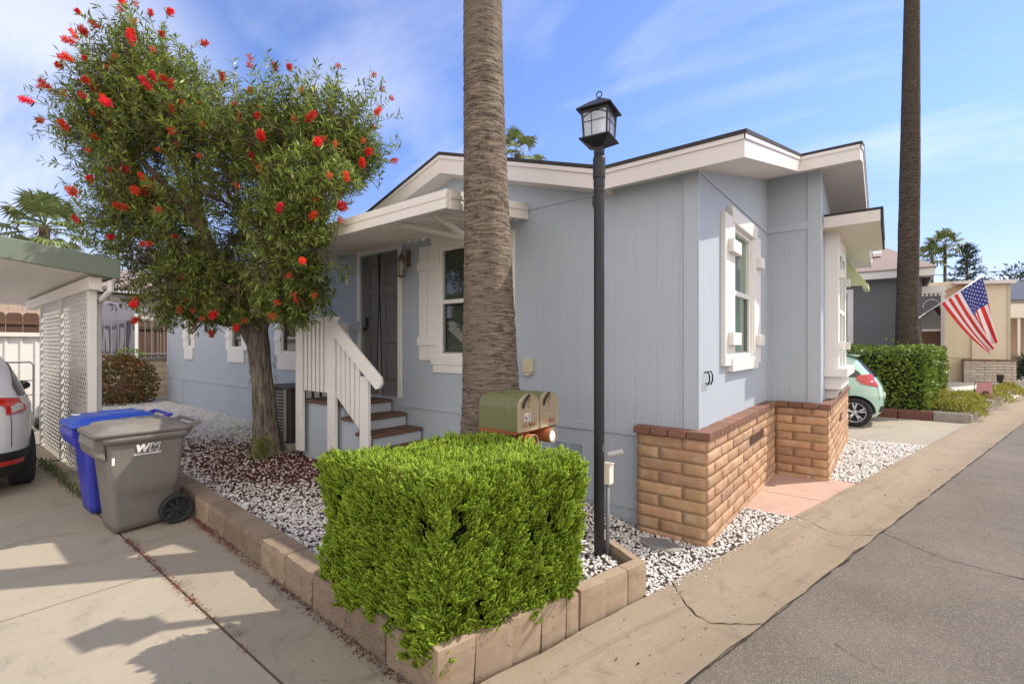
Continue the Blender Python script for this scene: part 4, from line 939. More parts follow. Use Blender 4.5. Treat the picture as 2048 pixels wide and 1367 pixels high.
def hedge():
    T = thing('cypress_hedge', 'bright green clipped cypress cube overhanging the corner of the edging', 'hedge', (-2.0, 2.0, .14))
    ctr = HC.mean(0)
    def bulge(t): return .925 + .05 * np.clip(t / .6, 0, 1) - .05 * np.clip(.2 - t, 0, 1) / .2 - .02 * np.clip((t - .92) / .08, 0, 1)
    def lump(x, y, z): return np.array([mnoise.noise((a * 5, b * 5, c * 2.6)) + .8 * mnoise.noise((a * 14, b * 14, c * 4.5 + 8)) for a, b, c in zip(x, y, z)])
    PP, NN, UU, SS = [], [], [], []
    for k in range(4):
        a, b = HC[k], HC[(k + 1) % 4]; ln = np.linalg.norm(b - a); vis = k in (0, 3); n = int(ln * (HZ1 - HZ0) * (7000 if vis else 1800))
        nt_ = int(ln * (HZ1 - HZ0) * 270); ts, tt, td = RNG.random(nt_), RNG.random(nt_), RNG.normal(0, .027, nt_); ti = RNG.integers(0, nt_, n); es, et = RNG.normal(0, 1, n), RNG.normal(0, 1, n)
        s = np.clip(ts[ti] + es * .022 / ln, 0, 1); t = np.clip(tt[ti] + et * .05 / (HZ1 - HZ0), 0, 1); tuft = td[ti] - .009 * (es ** 2 + .5 * et ** 2)
        p = a + (b - a) * s[:, None]; p = ctr + (p - ctr) * bulge(t)[:, None]
        # round the vertical corners a little
        e = np.minimum(s, 1 - s) * ln; p = p + (ctr - p) * (.045 * np.clip(1 - e / .09, 0, 1) ** 2)[:, None]
        nr = np.array([(b - a)[1], -(b - a)[0], 0]) / ln; z = HZ0 + (HZ1 - HZ0) * t
        lm = lump(p[:, 0], p[:, 1], z); q = np.c_[p, z] + nr * (lm * .022 + tuft - RNG.random(n) ** 2 * .04 - .035)[:, None]
        near = np.clip(1 - np.hypot(p[:, 0] + 1.665, p[:, 1] - 1.515) / .4, 0, 1); q[:, 2] -= near * (1 - t) * .13; q[:, :2] += (HC[0] - ctr) * (near * (1 - t) * .11)[:, None]
        PP.append(q); NN.append(np.tile(nr, (n, 1))); UU.append(np.array([0, 0, 1.]) + nr * RNG.uniform(.05, .75, n)[:, None] + RNG.normal(0, .22, (n, 3))); SS.append(RNG.uniform(.06, .11, n))
    n = 7000; s, t = RNG.random(n), RNG.random(n)
    p = (HC[0] * ((1 - s) * (1 - t))[:, None] + HC[1] * (s * (1 - t))[:, None] + HC[2] * (s * t)[:, None] + HC[3] * ((1 - s) * t)[:, None])
    p = ctr + (p - ctr) * .97; lm = lump(p[:, 0], p[:, 1], p[:, 0] * 0)
    z = HZ1 - .05 + lm * .035 - RNG.random(n) ** 2 * .05 + .05 * np.exp(-((p[:, 0] + 2.4) ** 2 + (p[:, 1] - 2.3) ** 2) / .06)
    PP.append(np.c_[p, z]); NN.append(np.tile([0, 0, 1.], (n, 1)) + RNG.normal(0, .5, (n, 3))); UU.append(np.array([0, 0, 1.]) + RNG.normal(0, .38, (n, 3))); SS.append(RNG.uniform(.06, .11, n))
    v, f = place_sprays(np.concatenate(PP), unit(np.concatenate(NN)), np.concatenate(UU), np.concatenate(SS))
    link('foliage', np_mesh('foliage', v - np.array(ORG[T.name]), f, M['hedge']), T)
    mb = MB(); mb.loft([[(*(ctr + (c - ctr) * k), z) for c in HC] for k, z in ((.5, HZ0 - .02), (.70, HZ0 + .08), (.76, HZ0 + .35), (.78, HZ1 - .16), (.7, HZ1 - .12))]); mb.build('dark_core', M['hedgecore'], T)  # solid block coloured near-black so gaps between sprays read as inner shade
hedge()

# ================================================================== LAMP POST
def lamp_post():
    px, py_, pz = -1.65, 3.08, .13
    T = thing('lamp_post', 'black lamp post with a square four-pane lantern beside the brick corner', 'lamp post', (px, py_, pz))
    mb = MB(); mb.tube([(px, py_, pz - .05), (px, py_, 2.86)], .038, 20); mb.build('pole', M['black'], T, smooth=False)
    mb = MB(); mb.tube([(px, py_, 2.80), (px, py_, 2.86), (px, py_, 2.862), (px, py_, 3.0), (px, py_, 3.02), (px, py_, 3.04)], [.041, .041, .045, .045, .04, .03], 16); mb.tube([(px, py_, 2.76), (px, py_, 2.775)], .042, 16); mb.tube([(px - .05, py_, 2.74), (px - .05, py_, 2.68), (px - .042, py_, 2.66)], .005, 5); mb.build('collar', M['black'], T)
    # lantern: square in plan, turned so a corner faces the viewer
    ang = R_(8); ca, sa = math.cos(ang), math.sin(ang)
    def S(h, z): return [(px + h * (a * ca - b * sa), py_ + h * (a * sa + b * ca), z) for a, b in ((-1, -1), (1, -1), (1, 1), (-1, 1))]
    mb = MB(); mb.loft([S(.03, 3.03), S(.03, 3.08), S(.112, 3.128), S(.112, 3.137)]); mb.build('lantern_base', M['black'], T)
    mb = MB(); mb.loft([S(.128, 3.335), S(.128, 3.343), S(.06, 3.40), S(.012, 3.435), S(.012, 3.445)])
    mb.loft([S(.098, 3.315), S(.100, 3.335)])
    ring = [(px + .02 * math.sin(R_(a)) * ca, py_ + .02 * math.sin(R_(a)) * sa, 3.467 - .022 * math.cos(R_(a))) for a in range(0, 361, 24)]; mb.tube(ring, .004, 6)
    rf = mb.build('lantern_roof', M['black'], T)
    b, t = S(.084, 3.137), S(.094, 3.317); mb = MB()
    for i in range(4): mb.tube([b[i], t[i]], .008, 4)
    fr = None
    for i in range(4):
        B0, B1, T0, T1 = Vector(b[i]), Vector(b[(i + 1) % 4]), Vector(t[i]), Vector(t[(i + 1) % 4])
        P = lambda s, q: (B0.lerp(B1, s)).lerp(T0.lerp(T1, s), q)
        mb.tube([P(.36, 0), P(.36, .97)], .003, 4); mb.tube([P(0, .62), P(1, .62)], .003, 4); mb.tube([P(0, .02), P(1, .02)], .004, 4)
        mb.tube([P(s / 10, .78 + .2 * math.sin(math.pi * s / 10) ** .7) for s in range(11)], .0035, 4)
    fr = mb.build('lantern_frame', M['black'], T)
    for i in range(4):
        mb = MB(); k = .97; p = lambda q: Vector((px + (q[0] - px) * k, py_ + (q[1] - py_) * k, q[2]))
        mb.add([p(b[i]), p(b[(i + 1) % 4]), p(t[(i + 1) % 4]), p(t[i])], [(0, 1, 2, 3)]); mb.build('glass_pane', M['lampglass'], fr)
    mb = MB(); mb.tube([(px, py_, 3.137), (px, py_, 3.18), (px, py_, 3.182), (px, py_, 3.25), (px, py_, 3.28)], [.016, .016, .022, .026, .008], 10); mb.build('bulb', M['bulb'], T, smooth=True)
    mb = MB(); cx, cy = px + .05, py_ + .035
    mb.tube([(cx, cy, pz - .03), (cx, cy, .66)], .014, 10); mb.build('conduit', M['grey'], T, smooth=True)
    mb = MB(); mb.box(cx - .026, cx + .03, cy - .03, cy + .035, .66, .80); mb.prism([(cy - .034, .80), (cy + .04, .80), (cy + .04, .806), (cy - .034, .812)], cx - .03, cx + .036, 0); mb.build('outlet_box', M['whitesoff'], T, bevel=.004)
    mb = MB(); d = Vector((.8, .45, .22)).normalized(); F_ = frame((cx + .05, cy + .02, .885), d, Vector((0, 0, 1)).cross(d)); mb.box(-.055, .055, -.03, .03, -.012, .012, F_); mb.tube([(cx, cy, .84), (cx + .02, cy + .01, .88)], .007, 6); sl_ = mb.build('spot_lamp', M['alloy'], T, bevel=.006)
    mb = MB(); mb.box(-.045, .045, -.024, .024, -.0145, -.0122, F_); mb.build('spot_lens', M['blackpl'], sl_)
m_, n_, l_, b_, o_ = base_mat('seeded_glass'); n_.remove(b_)
tr_ = n_.new('ShaderNodeBsdfTransparent'); df_ = n_.new('ShaderNodeBsdfTranslucent'); df_.inputs[0].default_value = (.95, .95, .95, 1); dg_ = n_.new('ShaderNodeBsdfGlossy'); dg_.inputs['Roughness'].default_value = .12
xx = n_.new('ShaderNodeMixShader'); xx.inputs[0].default_value = .88; l_.new(tr_.outputs[0], xx.inputs[1]); l_.new(df_.outputs[0], xx.inputs[2])
xy = n_.new('ShaderNodeMixShader'); xy.inputs[0].default_value = .22; l_.new(xx.outputs[0], xy.inputs[1]); l_.new(dg_.outputs[0], xy.inputs[2]); l_.new(xy.outputs[0], o_.inputs[0]); M['lampglass'] = m_
lamp_post()

# ================================================================== MAILBOXES AND PAPER TUBES
def mailbox(y0, number, label):
    xf, L_, Wd, z0, hs, = -2.07, .40, .235, 1.035, .17
    T = thing('mailbox', label, 'mailbox', (xf - L_ / 2, y0 + Wd / 2, z0), 'rural mailboxes above the hedge')
    def arch(x, g=0., y_sh=0):
        pts = [(x, y0 - g, z0 - g * .3), (x, y0 - g, z0 + hs)]
        r = Wd / 2 + g
        pts += [(x, y0 + Wd / 2 - r * math.cos(R_(a)), z0 + hs + (r * .78) * math.sin(R_(a))) for a in range(15, 180, 15)]
        pts += [(x, y0 + Wd + g, z0 + hs), (x, y0 + Wd + g, z0 - g * .3)]; return pts
    mb = MB(); mb.loft([arch(xf - L_, -.006), arch(xf - L_ + .012, .0), arch(xf - .135, 0), arch(xf - .125, .003), arch(xf - .115, 0), arch(xf - .012, .0)]); bd = mb.build('body', M['mailgreen'], T)
    mb = MB(); mb.loft([arch(xf - .02, .006), arch(xf, .006), arch(xf + .002, .002), arch(xf + .0, -.008), arch(xf - .004, -.012)]); dr = mb.build('door', M['mailface'], T)
    X = xf + .0
    mb = MB(); mb.loft([[(X - .002, y0 + Wd / 2 + .028 * math.cos(R_(a)) * .6, z0 + hs - .0 + .03 + .035 * math.sin(R_(a))) for a in range(0, 360, 30)], [(X + .006, y0 + Wd / 2 + .024 * math.cos(R_(a)) * .6, z0 + hs + .03 + .03 * math.sin(R_(a))) for a in range(0, 360, 30)]])
    mb.tube([(X + .004, y0 + Wd / 2, z0 + hs + .085), (X + .02, y0 + Wd / 2, z0 + hs + .095), (X + .014, y0 + Wd / 2, z0 + hs + .04)], .007, 6); mb.build('latch', M['mailface'], dr)
    mb = MB(); mb.tube([(X + .006, y0 + .034, z0 + hs + .0), (X + .008, y0 + .045, z0 + hs + .035), (X + .009, y0 + .085, z0 + hs + .078), (X + .006, y0 + .105, z0 + hs + .09)], .009, 6); mb.build('pull_handle', M['ink'], dr)
    mb = MB(); mb.box(X - .004, X - .001, y0 + .035, y0 + Wd - .035, z0 + .07, z0 + .073); mb.box(X - .004, X - .001, y0 + .035, y0 + Wd - .035, z0 + .122, z0 + .125); mb.build('door_crease', M['mailface'], dr)
    text_mesh('U.S. MAIL', .04, frame((X - .0025, y0 + Wd / 2, z0 + .03), (0, 1, 0), (0, 0, 1)), M['emboss'], 'embossed_lettering', dr, .0015, .0006)
    if number:
        for ch, yy in zip(number, (.062, .099)):
            mb = MB(); mb.box(X - .003, X + .0005, y0 + yy, y0 + yy + .033, z0 + .072, z0 + .126); st = mb.build('number_sticker', M['whitelogo'], T)
            text_mesh(ch, .058, frame((X + .0008, y0 + yy + .0165, z0 + .079), (0, 1, 0), (0, 0, 1)), M['ink'], 'digit', st, .0006, .0012)
    return T
mailbox(2.685, '65', 'olive mailbox numbered 65 on the door')
mailbox(2.945, None, 'olive mailbox without a number, nearer the lamp post')
for i, (y, l) in enumerate(((2.80, 'rusty newspaper tube below the numbered mailbox, open and empty'), (3.05, 'rusty newspaper tube with white paper rolled inside its mouth'))):
    T = thing('newspaper_tube', l, 'newspaper tube', (-2.25, y, .97), 'newspaper tubes under the mailboxes'); z = .955 if i == 0 else .965; xf = -2.03
    mb = MB(); n = 20
    def ring(x, r): return [(x, y + r * math.cos(2 * math.pi * k / n), z + r * math.sin(2 * math.pi * k / n)) for k in range(n)]
    mb.loft([ring(xf - .42, .053), ring(xf, .055), ring(xf + .003, .052), ring(xf, .049), ring(xf - .40, .047)]); mb.build('tube', M['rust'], T, smooth=True)
    mb = MB(); mb.loft([ring(xf - .001, .0552), ring(xf + .004, .0552), ring(xf + .004, .0485), ring(xf - .001, .0485), ring(xf - .001, .0552)], cap=False); mb.build('rim', M['mailface'], T, smooth=True)
    if i:
        mb = MB(); mb.loft([[(x, y - .006 + r * math.cos(2 * math.pi * k / n) * (1 + .1 * math.sin(3 * k)), z - .002 + r * math.sin(2 * math.pi * k / n) * 1.05) for k in range(n)] for x, r in ((xf - .3, .034), (xf + .0, .041), (xf + .004, .036))])
        o = mb.build('rolled_paper', M['whitelogo'], None, loc=(-2.03, 3.05, .965)); setp(o, 'white rolled paper sticking out of the newspaper tube', 'paper')
T = thing('mailbox_stand', 'wooden stand holding the two mailboxes behind the hedge', 'mailbox stand', (-2.27, 2.93, .13))
mb = MB(); mb.box(-2.45, -2.1, 2.67, 3.2, 1.012, 1.034); mb.build('board', M['rust'], T); mb = MB(); mb.box(-2.33, -2.24, 2.89, 2.98, .1, 1.012); mb.build('post', M['wood'], T)

# ================================================================== WHEELED BINS
def wheelie(x0, y0, body, lidm, label, logo):
    """front towards -Y, wheels at the back"""
    W_, D_, Hh = .58, .60, .86
    T = thing('wheelie_bin', label, 'wheeled bin', (x0, y0 + D_ / 2, 0), 'wheeled bins on the driveway')
    cx, cy = x0 + W_ / 2, y0 + D_ / 2; mb = MB()
    def ringp(k, z, hx, hy, r, dy=0): return rrect(hx, hy, r, z, cx, cy + dy, 6)
    rings = []
    for t in np.linspace(0, 1, 15):
        z = .025 + t * (Hh - .025); hx = .215 + .07 * t; hy = .225 + .075 * t; rings.append((z, hx, hy))
    pr = []
    for z, hx, hy in rings:
        r = rrect(hx, hy, .05, z, cx, cy + .0, 6); q = []
        for (x, y, zz) in r:
            u = (y - (cy - hy)) / (2 * hy)                               # 0 front .. 1 back
            if zz < .38 and u > .58:                                     # wheel recess at the back bottom
                k = min(1, (.38 - zz) / .08) * min(1, (u - .58) / .08); x = cx + (x - cx) * (1 - .30 * k) if abs(x - cx) > .5 * hx else x
            if .58 < zz < .80 and u < .28 and abs(x - cx) > .6 * hx:      # finger recess near the front corner
                x = cx + (x - cx) * .965
            if u < .06 and abs(x - cx) < .7 * hx and zz < .62: y += .022
            q.append((x, y, zz))
        pr.append(q)
    mb.loft(pr)
    bd = mb.build('body', body, T, smooth=True)
    for e in bd.data.polygons: pass
    mb = MB(); mb.loft([rrect(.295, .305, .055, .80, cx, cy), rrect(.315, .325, .06, .835, cx, cy), rrect(.318, .33, .06, .87, cx, cy), rrect(.29, .30, .05, .872, cx, cy), rrect(.285, .295, .05, .82, cx, cy)]); mb.build('rim', body, T, smooth=True, bevel=0)
    # front bulge under the lid
    mb = MB(); mb.prism([(cy - .29, .66), (cy - .36, .70), (cy - .385, .80), (cy - .375, .872), (cy - .29, .872)], cx - .26, cx + .26, 0); mb.build('front_lip', body, T, bevel=.02, seg=3)
    # lid: shallow dome with panel relief
    def lidr(hx, hy, z, r=.06, dy=0): return rrect(hx, hy, r, z, cx, cy - .02 + dy, 6)
    mb = MB(); mb.loft([lidr(.325, .365, .872), lidr(.328, .37, .90), lidr(.318, .355, .915), lidr(.27, .30, .93), lidr(.25, .28, .955), lidr(.20, .22, .966), lidr(.1, .11, .968)]); ld = mb.build('lid', lidm, T, smooth=True)
    mb = MB(); mb.box(cx - .16, cx + .16, cy - .27, cy - .17, .945, .96); mb.box(cx - .19, cx - .15, cy - .1, cy + .2, .955, .975); mb.box(cx + .15, cx + .19, cy - .1, cy + .2, .955, .975); mb.build('lid_rib', lidm, ld, bevel=.012)
    mb = MB(); mb.prism([(cy + .30, .80), (cy + .37, .88), (cy + .415, .91), (cy + .425, .93), (cy + .40, .94), (cy + .30, .90)], cx - .28, cx - .23, 0); mb.prism([(cy + .30, .80), (cy + .37, .88), (cy + .415, .91), (cy + .425, .93), (cy + .40, .94), (cy + .30, .90)], cx + .23, cx + .28, 0)
    mb.tube([(cx - .3, cy + .41, .925), (cx + .3, cy + .41, .925)], .016, 10); mb.build('handle', body, T, smooth=False, bevel=.004)
    for sx in (-1, 1):
        wx, wy, wr = cx + sx * .255, cy + .225, .135
        mb = MB(); n = 28
        def rg(x, r): return [(x, wy + r * math.cos(2 * math.pi * k / n), wr + r * math.sin(2 * math.pi * k / n)) for k in range(n)]
        mb.loft([rg(wx - .03, wr - .03), rg(wx - .035, wr - .012), rg(wx - .025, wr), rg(wx + .025, wr), rg(wx + .035, wr - .012), rg(wx + .03, wr - .03), rg(wx + .012, wr - .035)]); wh = mb.build('wheel', M['rubber'], T, smooth=True)
        mb = MB()
        for k in range(8):
            a = 2 * math.pi * k / 8; c_, s_ = math.cos(a), math.sin(a)
            mb.add([(wx + sx * .026, wy + .03 * c_ - .012 * s_, wr + .03 * s_ + .012 * c_), (wx + sx * .026, wy + .1 * c_ - .009 * s_, wr + .1 * s_ + .009 * c_), (wx + sx * .026, wy + .1 * c_ + .009 * s_, wr + .1 * s_ - .009 * c_), (wx + sx * .026, wy + .03 * c_ + .012 * s_, wr + .03 * s_ - .012 * c_), (wx + sx * .014, wy + .1 * c_ + .022 * s_, wr + .1 * s_ - .022 * c_), (wx + sx * .014, wy + .03 * c_ + .02 * s_, wr + .03 * s_ - .02 * c_)], [(0, 1, 2, 3), (3, 2, 4, 5)])
        mb.loft([rg(wx + sx * .012, .032), rg(wx + sx * .032, .028), rg(wx + sx * .034, .012)]); mb.build('spokes', M['blackpl'], wh)
    mb = MB(); mb.tube([(cx - .25, cy + .225, .135), (cx + .25, cy + .225, .135)], .012, 8); mb.build('axle', M['black'], T)
    # printing on the side facing the street
    sd = Vector((-.082, 0, 1)).normalized()                 # side leans outward going up
    xs = cx + .215 + .07 * ((.69 - .025) / (Hh - .025)) + .004
    nrm = Vector((1, 0, -.082))
    F_ = lambda y, z: frame((cx + .215 + .07 * ((z - .025) / (Hh - .025)) + .0035, y, z), (0, 1, 0), Vector((.082, 0, 1)))
    if logo:
        text_mesh('W', .088, F_(cy - .045, .715), M['whitelogo'], 'logo_letter', T, .0006, .006, .22)
        text_mesh('M', .088, F_(cy + .045, .715), M['whitelogo'], 'logo_letter', T, .0006, .007, .22)
        text_mesh('M', .088, F_(cy + .045, .715) @ Matrix.Translation((0, 0, .0012)), body, 'logo_letter_fill', T, .0006, .001, .22)
        text_mesh('WASTE MANAGEMENT', .0195, F_(cy + .0, .685), M['whitelogo'], 'logo_words', T, .0004, .0009)
        mb = MB(); F2 = F_(cy - .24, .66); mb.box(-.012, .008, -.035, .03, 0, .001, F2); mb.build('side_label', M['whitelogo'], T)
    else:
        mb = MB(); mb.box(cx - .21, cx - .06, cy - .31, cy - .23, .958, .963); mb.build('lid_label', M['whitelogo'], T)
        text_mesh('RECYCLE', .032, frame((cx - .135, cy - .285, .9645), (1, 0, 0), (0, 1, 0)), M['bin_blue'], 'lid_words', T, .0003) if False else None
    mb = MB(); mb.box(cx + .1, cx + .19, cy - .262, cy - .254, .56, .60); mb.build('front_label', M['grey'], T)
    return T
wheelie(-5.78, 1.0, M['bin_grey'], M['bin_grey'], 'grey wheeled bin with white WM lettering, nearer the street', True)
wheelie(-6.58, .99, M['bin_blue'], M['bin_lid'], 'blue wheeled bin with a blue lid behind the grey one', False)

# ================================================================== BOTTLEBRUSH TREE
def bottlebrush():
    base = Vector((-6.84, 3.08, .12))
    T = thing('bottlebrush_tree', 'shaggy-barked tree full of red bottlebrush flowers in front of the house', 'tree', base)
    o = np.array(base); Rv = np.array([.782, .623, 0]); Fv = np.array([-.623, .782, 0]); Uv = np.array([0, 0, 1.])
    # trunk with vertical ridges, flared foot and leaning fork
    def trunk(pts, rad, seg=40, rows=70, ridge=.16):
        pts = [Vector(p) for p in pts]; v = []
        for j in range(rows + 1):
            t = j / rows * (len(pts) - 1); i = min(int(t), len(pts) - 2); q = t - i; p = pts[i].lerp(pts[i + 1], q); r = rad[i] * (1 - q) + rad[i + 1] * q
            for k in range(seg):
                a = 2 * math.pi * k / seg; nn = mnoise.noise((math.cos(a) * 2.6, math.sin(a) * 2.6, p.z * 1.1)) + .7 * mnoise.noise((math.cos(a) * 6.5, math.sin(a) * 6.5, p.z * 1.6 + 3)) + .35 * mnoise.noise((math.cos(a) * 14, math.sin(a) * 14, p.z * 4))
                rr = r * (1 + ridge * nn); v.append((p.x + rr * math.cos(a), p.y + rr * math.sin(a), p.z))
        f = [(j * seg + k, j * seg + (k + 1) % seg, (j + 1) * seg + (k + 1) % seg, (j + 1) * seg + k) for j in range(rows) for k in range(seg)]
        return np.array(v), np.array(f)
    P = lambda lat, dep, z: tuple(o + Rv * lat + Fv * dep + Uv * z)
    v, f = trunk([P(0, 0, -.05), P(0, 0, .12), P(-.03, 0, .5), P(-.07, 0, 1.0), P(-.12, -.02, 1.5), P(-.16, -.05, 1.95)], [.26, .19, .15, .138, .142, .138])
    v2, f2 = trunk([P(-.14, 0, 1.45), P(-.34, -.1, 1.95), P(-.55, -.2, 2.5), P(-.7, -.3, 3.1)], [.105, .095, .08, .06], 20, 30)
    v3, f3 = trunk([P(-.13, -.02, 1.7), P(.05, -.1, 2.2), P(.25, -.25, 2.9), P(.35, -.3, 3.5)], [.11, .095, .075, .055], 20, 30)
    n = 130; a = RNG.uniform(0, 6.28, n); z = RNG.uniform(.1, 1.5, n); rr = .145; q = o + np.stack([rr * np.cos(a), rr * np.sin(a), z], 1); d = np.stack([np.cos(a) * .25, np.sin(a) * .25, -RNG.uniform(.5, 1, n)], 1)
    sv, sf = leaves_np(q - Rv * (.06 * z)[:, None], d, np.stack([np.cos(a), np.sin(a), 0 * a], 1), RNG.uniform(.06, .2, n), RNG.uniform(.008, .022, n)); vv, ff = np_join([(v, f), (v2, f2), (v3, f3), (sv, sf)]); link('trunk', np_mesh('trunk', vv - o, ff, M['bark']), T, smooth=True)
    # crown volume: (lateral, depth, height, radii) relative to the foot
    B = [(-.1, -.25, 3.2, 1.5, 1.05, 1.1, 1.35), (-1.15, -.3, 4.5, 1.1, .8, .95, 1.0), (-1.5, -.35, 5.2, .7, .55, .65, .45), (-2.0, -.35, 4.5, .62, .5, .6, .3), (.85, -.75, 4.15, .95, .6, .72, .85), (1.42, -.85, 3.9, .5, .4, .42, .28),
         (0., -.4, 4.4, .95, .7, .5, .55), (1.2, -1.42, 2.95, .72, .36, .85, 1.0), (-1.1, -.3, 2.45, .9, .7, .72, .65), (0., -.5, 2.2, .9, .55, .45, .5), (-1.65, -.35, 3.45, .7, .6, .9, .65), (-.7, -.4, 1.95, .6, .4, .3, .2), (.95, -1.3, 2.05, .48, .28, .36, .25)]
    wts = np.array([b[6] for b in B]); wts = wts / wts.sum()
    def clear(p):
        bad = (p[:, 1] > 3.78) & (p[:, 2] < 4.1)
        bad |= (p[:, 0] > -7.0) & (p[:, 0] < -2.8) & (p[:, 1] > 2.85) & (p[:, 2] > 2.6) & (p[:, 2] < 3.4)
        bad |= (p[:, 0] > -6.5) & (p[:, 1] > 3.05) & (p[:, 2] < 2.3)
        return ~bad
    n = 5800; bi = RNG.choice(len(B), n, p=wts); bb = np.array(B)[bi]
    u = rnd_unit(n); r = RNG.random(n) ** .42
    rel = u * r[:, None]; C3 = bb[:, 0:1] * Rv + bb[:, 1:2] * Fv + bb[:, 2:3] * Uv
    tip = o + C3 + rel[:, 0:1] * bb[:, 3:4] * Rv + rel[:, 1:2] * bb[:, 4:5] * Fv + rel[:, 2:3] * bb[:, 5:6] * Uv
    outw = unit(tip - (o + np.array([0, 0, 3.0]) - .25 * Rv))
    low = np.clip((3.2 - (tip - o)[:, 2]) / 1.4, 0, 1)[:, None]
    d = unit(outw * .8 + rnd_unit(n) * .55 + np.array([0, 0, 1.]) * (.45 * (1 - low) - .75 * low))
    # long bare-ish shoots that break the outline, mostly up and to the left
    m = 230; ba = RNG.choice([1, 2, 2, 2, 3, 3, 3, 4, 4, 5, 10, 6], m); bm = np.array(B)[ba]; um = unit(RNG.normal(size=(m, 3)) * np.array([1., .7, 1]) + np.where(np.isin(ba, [4, 5, 6])[:, None], [[.25, 0, 1.1]], [[-.9, -.2, .9]]))
    t2 = o + bm[:, 0:1] * Rv + bm[:, 1:2] * Fv + bm[:, 2:3] * Uv + (um[:, 0:1] * bm[:, 3:4] * Rv + um[:, 1:2] * bm[:, 4:5] * Fv + um[:, 2:3] * bm[:, 5:6] * Uv) * RNG.uniform(1.0, 1.36, m)[:, None]
    dm = unit(um[:, 0:1] * Rv + um[:, 1:2] * Fv + um[:, 2:3] * Uv + rnd_unit(m) * .25)
    tip = np.concatenate([tip, t2]); d = np.concatenate([d, dm]); shoot = np.concatenate([np.zeros(n, bool), np.ones(m, bool)]); shell = np.concatenate([r, np.ones(m)])
    # keep clumps: drop twigs falling in noise hollows so sky shows through
    hol = np.array([mnoise.noise(tuple(p * 1.55)) for p in tip]); keep = clear(tip) & ((hol > -.29) | shoot)
    tip, d, shoot, shell = tip[keep], d[keep], shoot[keep], shell[keep]; n = len(tip)
    TL = np.where(shoot, RNG.uniform(.30, .5, n), RNG.uniform(.18, .34, n)); st = tip - d * TL[:, None]
    # limbs and sub-branches feeding the twigs
    cent = np.array([o + b[0] * Rv + b[1] * Fv + b[2] * Uv for b in B]); hub = np.array([P(-.7, -.3, 3.1), P(.35, -.3, 3.5), P(-.16, -.05, 1.95)])
    segs = []
    for c in cent:
        h = hub[np.argmin(np.linalg.norm(hub - c, axis=1))]; mid = (h + c) / 2 + RNG.normal(0, .1, 3); segs += [(h, mid, .055, .04), (mid, c, .04, .022)]
    A0 = [s for s in segs]
    near = np.argmin(np.linalg.norm(st[:, None] - cent[None], axis=2), 1)
    k = 0; sub = []
    for bI in range(len(B)):
        ids = np.nonzero(near == bI)[0]
        if not len(ids): continue
        pick = RNG.choice(ids, min(26, len(ids)), replace=False)
        for q in pick: sub.append((cent[bI] + RNG.normal(0, .12, 3), st[q] * .85 + cent[bI] * .15))
    sub0 = np.array([s[0] for s in sub]); sub1 = np.array([s[1] for s in sub])
    tpar = RNG.uniform(.3, 1, (n, 1)); cand = np.argmin(np.linalg.norm(st[:, None] - sub1[None], axis=2), 1); bs = sub0[cand] * (1 - tpar) + sub1[cand] * tpar
    P0 = np.concatenate([np.array([s[0] for s in A0]), sub0, bs, st]); P1 = np.concatenate([np.array([s[1] for s in A0]), sub1, st, tip])
    R0 = np.concatenate([[s[2] for s in A0], np.full(len(sub), .016), np.full(n, .0045), np.full(n, .0033)]); R1 = np.concatenate([[s[3] for s in A0], np.full(len(sub), .006), np.full(n, .0033), np.full(n, .0015)])
    bv, bf = tubes_np(P0, P1, R0, R1, 4); link('branches', np_mesh('branches', bv - o, bf, M['twig']), T)
    cnt = np.where(shoot, 18, 21); ix = np.repeat(np.arange(n), cnt); N_ = len(ix); t = RNG.random(N_) ** .8 * 1.12 - .04
    c = st[ix] + d[ix] * (TL[ix] * t)[:, None]; side = unit(np.cross(d[ix], rnd_unit(N_))); ld = unit(d[ix] * RNG.uniform(.35, .95, N_)[:, None] + side + np.array([0, 0, -.10]))
    lv, lf = leaves_np(c, ld, rnd_unit(N_) * .6 + np.array([0, 0, .8]), RNG.uniform(.06, .125, N_), RNG.uniform(.013, .024, N_))
    ok = clear(c); okv = np.repeat(ok, 4); idx = np.nonzero(ok)[0]; lv = lv[okv]; lf = np.arange(len(lv)).reshape(-1, 4)
    link('foliage', np_mesh('foliage', lv - o, lf, M['leafb']), T)
    # flowers: bristle cylinders on outer twig tips, one mesh object each
    proto = []
    for q in range(4):
        ln = [.085, .07, .05, .095][q]; rd = [.034, .036, .030, .031][q]; k = 190; z = RNG.random(k) * ln; a = RNG.uniform(0, 6.28, k)
        b = np.stack([0 * a, 0 * a, z], 1); e = np.stack([np.cos(a), np.sin(a), RNG.uniform(.15, .75, k)], 1); e = unit(e) * (rd * RNG.uniform(.75, 1.2, k) * (1 - .35 * (z / ln) ** 3))[:, None]
        s = unit(np.cross(e, rnd_unit(k))) * .0016; v = np.stack([b - s * .6, b + s * .6, b + e + s * 1.3, b + e - s * 1.3], 1).reshape(-1, 3)
        cv, cf = tubes_np(np.array([[0, 0, -.01]]), np.array([[0, 0, ln]]), [.008], [.005], 5)
        av, af = np_join([(v, np.arange(4 * k).reshape(k, 4)), (cv, cf)]); proto.append(np_mesh('flower', av, af, M['flower']))
    cs = np.array([0, 0, 1.65]); toc = unit(cs - tip); score = shell + .6 * ((unit(tip - cent[near]) * toc).sum(1)) 
    cand = np.nonzero((score > 1.12) | shoot)[0]; RNG.shuffle(cand); pickd = []
    # the left and top carry more bloom
    latp = (tip - o) @ Rv; pr = np.clip(.55 + .35 * (-latp - .3) + .25 * ((tip - o)[:, 2] - 3.3), .55, 1)
    for q in cand:
        if RNG.random() < pr[q] and (not pickd or np.min(np.linalg.norm(tip[pickd] - tip[q], axis=1)) > .11): pickd.append(q)
        if len(pickd) == 98: break
